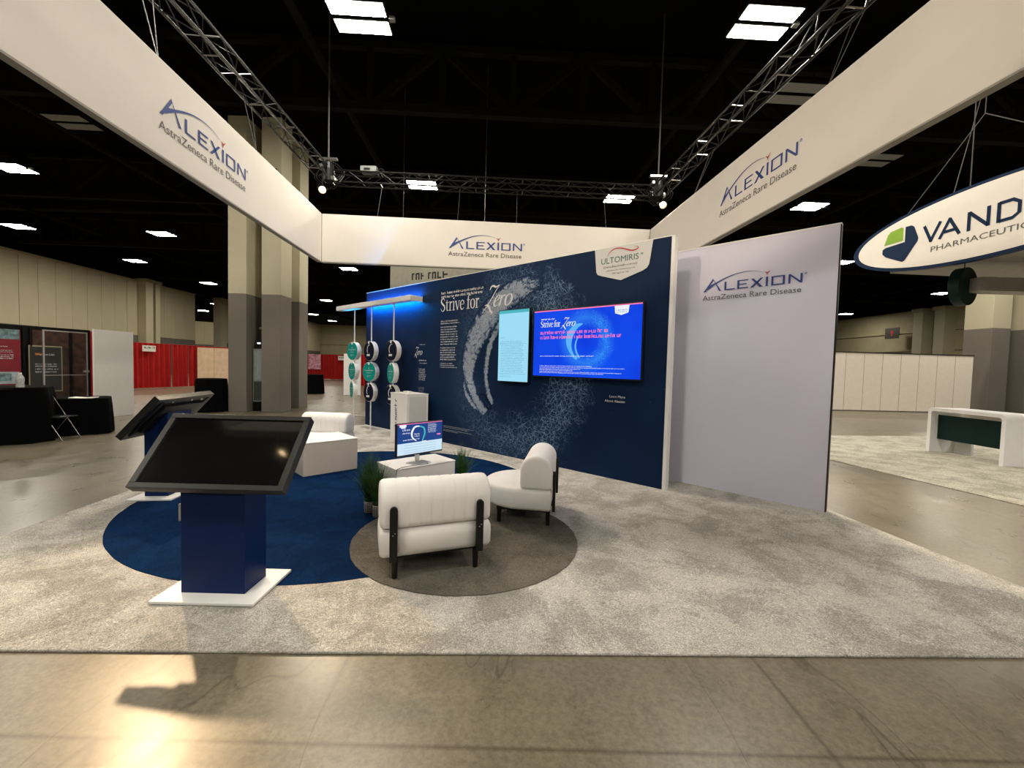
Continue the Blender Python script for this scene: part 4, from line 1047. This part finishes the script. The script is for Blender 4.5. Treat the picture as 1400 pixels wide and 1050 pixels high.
m = MB(); m.box(-.6, -.03, 0, .6, 0, 1.5); o = m.build('poster', simple('pink_poster', (.62, .28, .36), .5, var=.7, scale=5)); place(o, -19.7, 40.96, .96, R(3)); tag(o, 'pale pink poster hanging in front of the distant red drape', 'poster')
# wooden panels
wp = thing('plywood_screen', 'pale plywood screen standing between red drape and big column', 'screen', (-19.15, 25.0, FZ), R(60))
for i in range(4):
    m = MB(); m.box(i * .9 + .01, 0, .03, i * .9 + .89, .04, 2.40); m.build('board', 'wood', wp)
m = MB(); m.box(-.02, -.01, 2.40, 3.62, .05, 2.46); m.build('top_band', 'red_drape', wp)
m = MB(); m.box(-.1, -.2, 0, 3.6, .2, .03); m.build('foot', 'black_metal', wp)

# ------------------------------------------------------------------ TABLES WITH BLACK CLOTH
def cloth_table(x, y, r, h, label, ry=None, rz=0, flare=.10, seed=1):
    rnd = random.Random(seed); ry = ry or r
    t = thing('cloth_table', label, 'table', (x, y, FZ), rz)
    b = bmesh.new(); n = 72; rings = []
    for z, f, wv in ((0.015, 1 + flare, 1), (h * .35, 1 + flare * .75, .9), (h * .75, 1 + flare * .3, .6), (h - .02, 1.0, .12), (h, .985, 0), (h + .003, .9, 0)):
        row = []
        for i in range(n):
            a = 2 * PI * i / n; q = 1 + wv * .035 * math.sin(a * 13 + seed) + wv * .02 * math.sin(a * 7 + 2 * seed)
            # squarish outline where the top is rectangular
            e = 1.0 if abs(r - ry) < .01 else 1 / max(abs(math.cos(a)) ** 5 + abs(math.sin(a)) ** 5, .2) ** .2
            row.append(b.verts.new((r * e * f * q * math.cos(a), ry * e * f * q * math.sin(a), z)))
        rings.append(row)
    for a_, c_ in zip(rings, rings[1:]):
        for i in range(n): b.faces.new((a_[i], a_[(i + 1) % n], c_[(i + 1) % n], c_[i]))
    b.faces.new(rings[-1])
    mm = MB(); mm.b.free(); mm.b = b; mm.build('tablecloth', 'black_cloth', t, smooth=True)
    mm = MB(); mm.lathe([(r * .9, h - .04), (r * .9, h - .01)], 24); mm.build('table_top', 'steel_dark', t)
    mm = MB(); mm.tube((0, 0, 0), (0, 0, h - .04), .03, 10); mm.build('leg', 'steel_dark', t)
    return t
cloth_table(-9.75, 7.75, .70, 1.05, 'tall table under black cloth at the left edge', ry=.55, rz=R(40), seed=2)
cloth_table(-9.32, 8.95, .41, .77, 'low table under black cloth beside the folding chair', ry=.42, rz=R(40), seed=4)
cloth_table(-9.66, 13.2, .42, 1.06, 'tall round table under black cloth left of the big column', seed=5)
cloth_table(-10.6, 21.9, .50, 1.02, 'distant round table under black cloth right of the big column', seed=7)
t = thing('open_book', 'open white book on the low black table', 'book', (-9.10, 8.72, .765), R(25))
for s_ in (-1, 1):
    m = MB(); m.prism([(0, -.14, .004), (s_ * .19, -.14, .02), (s_ * .19, -.14, .0), (0, -.14, 0)], (0, .28, 0)); m.build('page_block', 'paper', t)
t = thing('water_bottle', 'clear plastic bottle on the tall black table at the left edge', 'bottle', (-9.05, 7.55, 1.045))
m = MB(); m.lathe([(.055, 0), (.06, .02), (.05, .08), (.058, .13), (.055, .18), (.03, .235), (.022, .245)], 18); m.build('bottle_body', simple('bottle_plastic', (.45, .45, .45), .15, var=.3, scale=30), t, smooth=True)
m = MB(); m.lathe([(.024, .245), (.024, .272)], 14); m.build('cap', 'white_paint', t)

def folding_chair(x, y, rz):
    t = thing('folding_chair', 'black folding chair with chrome tube frame between the black tables', 'chair', (x, y, FZ), rz)
    mm = MB(); mm.box(-.20, -.20, .44, .20, .20, .465); mm.build('seat', 'bezel', t, bevel=.01)
    mm = MB()
    for i in range(9):
        a0 = -.20 + .4 * i / 9; a1 = a0 + .4 / 9; mm.box(a0, .22 + .02 * math.cos((i - 4) * .35), .66, a1, .235 + .02 * math.cos((i - 4) * .35), .84)
    mm.build('backrest', 'bezel', t)
    for s_ in (-1, 1):
        mm = MB(); mm.tube((s_ * .21, .27, .86), (s_ * .21, -.22, 0), .011, 8); mm.build('leg', 'chrome', t)
        mm = MB(); mm.tube((s_ * .19, -.02, .45), (s_ * .19, .30, 0), .011, 8); mm.build('leg', 'chrome', t)
    mm = MB(); mm.tube((-.21, -.17, .04), (.21, -.17, .04), .009, 6); mm.tube((-.19, .28, .03), (.19, .28, .03), .009, 6); mm.build('stretcher', 'chrome', t)
folding_chair(-9.02, 8.15, R(100))

# ------------------------------------------------------------------ BLACK EXHIBIT STAND AT THE LEFT
st_ = thing('exhibit_stand', 'black exhibit stand back wall with posters at the left edge', 'stand', (-13.45, 10.8, FZ), math.atan2(1.7, .55))
m = MB(); m.box(-2.5, 0, 0, 1.84, .12, 2.46); m.build('back_panel', 'booth_black', st_)
for x in (.39, .53, 1.36, 1.78):
    m = MB(); m.box(x, -.06, 0, x + .04, 0, 2.42); m.build('upright', 'booth_black', st_)
def poster(x0, z0, x1, z1, mat, name='poster', label=None, off=.03):
    m_ = MB(); m_.box(x0, -off, z0, x1, -off + .025, z1); o_ = m_.build(name, mat, st_)
    if label: o_['label'] = label
    return o_
p = poster(-.9, .5, .36, 2.33, 'poster_red', label='red poster with white text')
m = MB(); m.box(-.9, -.034, 2.07, .34, -.031, 2.33); m.build('poster_header', 'poster_teal', p)
m = MB(); m.box(-.9, -.034, .88, .32, -.031, 1.20); m.build('poster_footer', 'poster_pale', p)
m = MB(); m.box(-.1, -.036, .95, .18, -.034, 1.16); m.build('poster_footer_card', 'poster_teal', p)
m = MB(); greek(m, -.05, 1.86, .20, 1, .1, .032, .036, ragged=.1, center=True); greek(m, -.1, 1.76, .30, 2, .045, .024, .036, ragged=.2, center=True); greek(m, -.1, 1.64, .34, 3, .05, .036, .036, ragged=.2, center=True); m.build('poster_text', 'print_white', p, nofix=True)
p = poster(.58, .35, 1.34, 2.36, 'poster_brown', label='dark photograph poster')
p2 = poster(.50, .64, 1.18, 1.93, 'gold_frame', 'frame', 'thin gold frame', .06)
m = MB(); m.box(.52, -.064, .67, 1.155, -.061, 1.90); m.build('frame_picture', 'poster_dark', p2)
m = MB(); greek(m, .72, 1.66, .33, 1, .1, .055, .067, ragged=0); greek(m, .62, 1.40, .46, 2, .06, .040, .067, ragged=.1); greek(m, .62, 1.26, .46, 2, .08, .045, .067, ragged=.1); m.build('frame_text', 'print_white', p2, nofix=True)
m = MB(); m.box(.62, -.067, 1.665, .72, -.065, 1.72); m.build('frame_emblem', 'orange', p2)
poster(1.41, .35, 1.76, 2.38, 'poster_brown', label='narrow dark photograph poster')
gt = thing('glass_door', 'tall framed glass panel leaning out from the black stand', 'panel', (-12.55, 11.0, FZ), R(78))
for b_ in ((0, 0, 0, .03, .03, 2.35), (.95, 0, 0, .98, .03, 2.35), (.03, 0, 2.32, .95, .03, 2.35), (.03, 0, 1.12, .95, .03, 1.135)):
    m = MB(); m.box(*b_); m.build('frame_bar', 'silver', gt)
m = MB(); m.box(.03, .012, .1, .95, .016, 2.32); m.build('glass', 'acrylic', gt)
m = MB(); m.box(.86, -.05, 1.2, .98, 0, 1.26); m.build('handle', 'silver', gt)
# white free-standing panel
m = MB(); m.box(0, 0, 0, 1.02, .06, 2.40); o = m.build('panel_board', 'white_paint'); place(o, -11.18, 11.0, FZ, R(84))
tag(o, 'plain white upright board behind the rear kiosk', 'board')
m = MB(); m.box(-.35, -.01, 0, .35, .22, .02); m.box(.25, .05, 0, .29, .09, 2.3)
ob = thing('banner_stand', 'narrow white upright banner seen past the hanging discs', 'banner', (-8.25, 21.2, FZ), R(10))
m.build('base', 'black_metal', ob)
m = MB(); m.box(-.42, -.01, .02, .42, .02, 2.15); m.build('banner', 'white_paint', ob)
cloth_table(-7.25, 22.0, .55, 1.0, 'distant dark covered table behind the hanging discs', seed=11)
t = thing('floor_mat', 'pale beige mat on the concrete behind the hanging discs', 'mat', (-5.3, 13.4, FZ), R(20))
m = MB(); m.box(-.9, -.7, 0, .9, .7, .012); m.build('mat', 'far_carpet', t)

# ------------------------------------------------------------------ SIGN BEHIND THE REAR PANEL
sg = thing('hanging_banner', 'grey beige hanging banner behind the rear panel, half hidden by the navy wall', 'banner', (-4.62, 15.4, 3.3), math.atan2(-.9, 2.3))
m = MB(); m.box(0, 0, 0, 4.2, .1, 2.4); m.build('banner_panel', 'sign_beige', sg)
m = MB(); greek(m, .95, 1.42, 1.3, 1, .1, .34, .006, ragged=0); greek(m, .95, 1.16, 1.0, 1, .1, .17, .006, ragged=0); greek(m, .95, 1.0, 1.0, 1, .1, .10, .006, ragged=0); greek(m, 2.15, 1.3, .5, 2, .12, .06, .006, ragged=0)
m.build('banner_text', 'ink', sg, nofix=True)
for x in (.5, 3.8):
    m = MB(); m.tube((x, .05, 2.4), (x, .05, 8.3), .01, 5); m.build('suspension_wire', 'steel_cable', sg)

# ------------------------------------------------------------------ RIGHT SIDE: WHITE PARTITIONS
pr = thing('partition_row', 'row of white partition panels along the aisle on the right', 'partition', (12.25, 19.53, FZ), math.atan2(.39, 7.05))
for i in range(11):
    m = MB(); m.box(i * .93 + .012, 0, .05, i * .93 + .918, .05, 2.80); m.build('partition_panel', 'white_vinyl', pr)
m = MB(); m.box(0, .01, 0, 10.23, .045, 2.80); m.build('frame', 'grey_dado', pr)
m = MB(); m.box(0, -.02, 2.80, 10.25, .07, 2.84); m.build('top_rail', 'black_metal', pr)
m = MB(); m.box(-.8, -.05, -.6, .8, 0, .6); o = m.build('restroom_sign', 'brown_plaque'); place(o, 42.55, 46.4, 6.6, R(-86)); tag(o, 'dark square plaque with a small red mark on the far right wall', 'sign')
m = MB(); m.tube((0, -.06, .12), (0, -.05, .12), .16, 16); m.box(-.07, -.06, -.3, .07, -.05, .1); m.build('red_symbol', 'red_mark', o)

# pale carpet of the neighbour
m = MB(); m.prism([(6.20, 8.75, FZ), (6.95, 4.8, FZ), (14.5, 4.8, FZ), (16.5, 12.0, FZ), (12.3, 11.75, FZ), (8.0, 11.25, FZ)], (0, 0, .013)); tag(m.build('carpet', 'far_carpet'), 'pale streaked carpet of the neighbouring exhibit on the right', 'carpet')

# ------------------------------------------------------------------ WATERFALL COUNTER
vc = thing('waterfall_counter', 'white waterfall counter with dark green front panel on the right', 'counter', (9.45, 9.30, 0), R(-91))
LW, DP, HT, TH = 1.50, .70, 1.0, .075
def rr(x0, z0, x1, z1, r, n=6):
    return [(x0, z0)] + [(x0 + r - r * math.cos(a), z1 - r + r * math.sin(a)) for a in [PI / 2 * i / n for i in range(n + 1)]] + [(x1 - r + r * math.sin(a), z1 - r + r * math.cos(a)) for a in [PI / 2 * i / n for i in range(n + 1)]] + [(x1, z0)]
outer = rr(0, -.002, LW, HT, .09); inner = rr(TH, -.002, LW - TH, HT - TH, .05)
m = MB(); b = m.b
vo = [[b.verts.new((p[0], y, p[1])) for p in outer] for y in (0, DP)]; vi = [[b.verts.new((p[0], y, p[1])) for p in inner] for y in (0, DP)]
n = len(outer)
for i in range(n - 1):
    b.faces.new((vo[0][i], vo[0][i + 1], vo[1][i + 1], vo[1][i])); b.faces.new((vi[0][i + 1], vi[0][i], vi[1][i], vi[1][i + 1]))
    b.faces.new((vo[0][i + 1], vo[0][i], vi[0][i], vi[0][i + 1])); b.faces.new((vo[1][i], vo[1][i + 1], vi[1][i + 1], vi[1][i]))
for i in (0, n - 1): b.faces.new((vo[0][i], vo[1][i], vi[1][i], vi[0][i]))
m.build('counter_frame', 'white_paint', vc, bevel=.004, seg=1)
m = MB(); m.box(TH, .16, .30, LW - TH, .20, .84); m.build('front_panel', 'dark_green', vc)['label'] = 'dark green front panel'
m = MB(); m.box(TH, .55, .0, TH + .35, .60, .35); m.build('foot_box', 'white_paint', vc)

# ------------------------------------------------------------------ OVAL HANGING SIGN
VTH = math.atan2(-.998, .066)
ov = thing('oval_sign', 'oval white hanging sign with navy rim and green emblem at the upper right', 'sign', (7.76, 9.55, 4.37), VTH)
def ell(cx, cz, a, b_, y, n=72): return [(cx + a * math.cos(2 * PI * i / n), y, cz + b_ * math.sin(2 * PI * i / n)) for i in range(n)]
A_ = 2.42
m = MB(); m.prism(ell(A_, 0, A_, .66, 0), (0, .12, 0)); m.build('rim', 'vanda_navy', ov)
m = MB(); m.prism(ell(A_ + .04, .0, A_ - .09, .605, -.004), (0, .004, 0)); m.build('face', 'vanda_white', ov)
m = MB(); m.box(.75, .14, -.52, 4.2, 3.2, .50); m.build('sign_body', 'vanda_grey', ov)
# emblem
E0 = .66
def Pq(pts, mat, nm, off=.008):
    mm = MB(); mm.poly([(x, -off, z) for x, z in pts]); mm.build(nm, mat, ov, nofix=True)
Pq([(.73, .05), (.80, .25), (.86, .30), (1.08, .325), (1.12, .30), (1.12, .05)], 'vanda_green', 'emblem_leaf')
Pq([(1.16, .31), (1.28, .30), (1.33, .26), (1.42, .02), (1.41, -.04), (1.18, -.36), (1.13, -.38), (.78, -.20), (.70, -.12), (.70, -.03), (.76, .0), (1.16, .01)], 'vanda_navy', 'emblem_shield')
def strokes(mb, segs, w_, u, v, s_, off=.008):
    for sg_ in segs: ribbon(mb, [(x, y, w_) for x, y in sg_], off, False, lambda x, y: (u + x * s_, v + y * s_))
m = MB()
strokes(m, [[(0, 1), (.42, 0)], [(.36, 0), (.86, 1.0)]], .165, 1.52, -.13, .33)                       # V
strokes(m, [[(0, 0), (.50, 1.02)], [(.46, 1.0), (.98, 0)], [(.22, .32), (.85, .32)]], .165, 1.80, -.13, .33)   # A
strokes(m, [[(0, 0), (0, 1)], [(0, .96), (.85, .04)], [(.85, 0), (.85, 1)]], .165, 2.26, -.13, .33)     # N
strokes(m, [[(0, 0), (0, 1)], [(0, .94), (.55, .94), (.80, .75), (.80, .25), (.55, .06), (0, .06)]], .165, 2.68, -.13, .33)  # D
strokes(m, [[(0, 0), (.50, 1.02)], [(.46, 1.0), (.98, 0)], [(.22, .32), (.85, .32)]], .165, 3.03, -.13, .33)
m.build('name_lettering', 'vanda_navy', ov, nofix=True)
text('name_subtitle', 'PHARMACEUTICALS', 1.66, -.33, 1.75, .10, 'logo_grey', ov, .008)
for (x, ax, lb) in ((1.05, 2.1, 0), (3.9, 2.1, 0), (1.9, 1.9, 1)):
    m = MB(); m.tube((x, .06, .5), (ax if not lb else x, .06 + (1.2 if lb else .3), 2.0 if not lb else 5.6), .008, 5); m.build('suspension_wire', 'steel_cable', ov)
m = MB(); m.tube((2.1, .36, 2.0), (2.1, .36, 7.0), .008, 5); m.build('suspension_wire', 'steel_cable', ov)
# disc and bar of the neighbouring exhibit
gd = thing('round_canopy', 'dark green round disc with a grey arm below the oval sign', 'canopy', (8.42, 7.75, 3.38), R(22))
m = MB(); m.tube((0, -.04, 0), (0, .12, 0), .35, 40); m.build('disc', 'dark_green', gd, bevel=.008)
m = MB(); m.box(0, -.16, -.13, 1.0, .16, .12); o = m.build('arm', 'vanda_grey', gd, bevel=.004, loc=(.02, -.06, .02), rot=(0, 0, R(-22)))
o.scale = (3, 1, 1)
m = MB(); m.tube((.05, .05, .3), (.05, .05, 7.5), .01, 5); m.build('suspension_wire', 'steel_cable', gd)
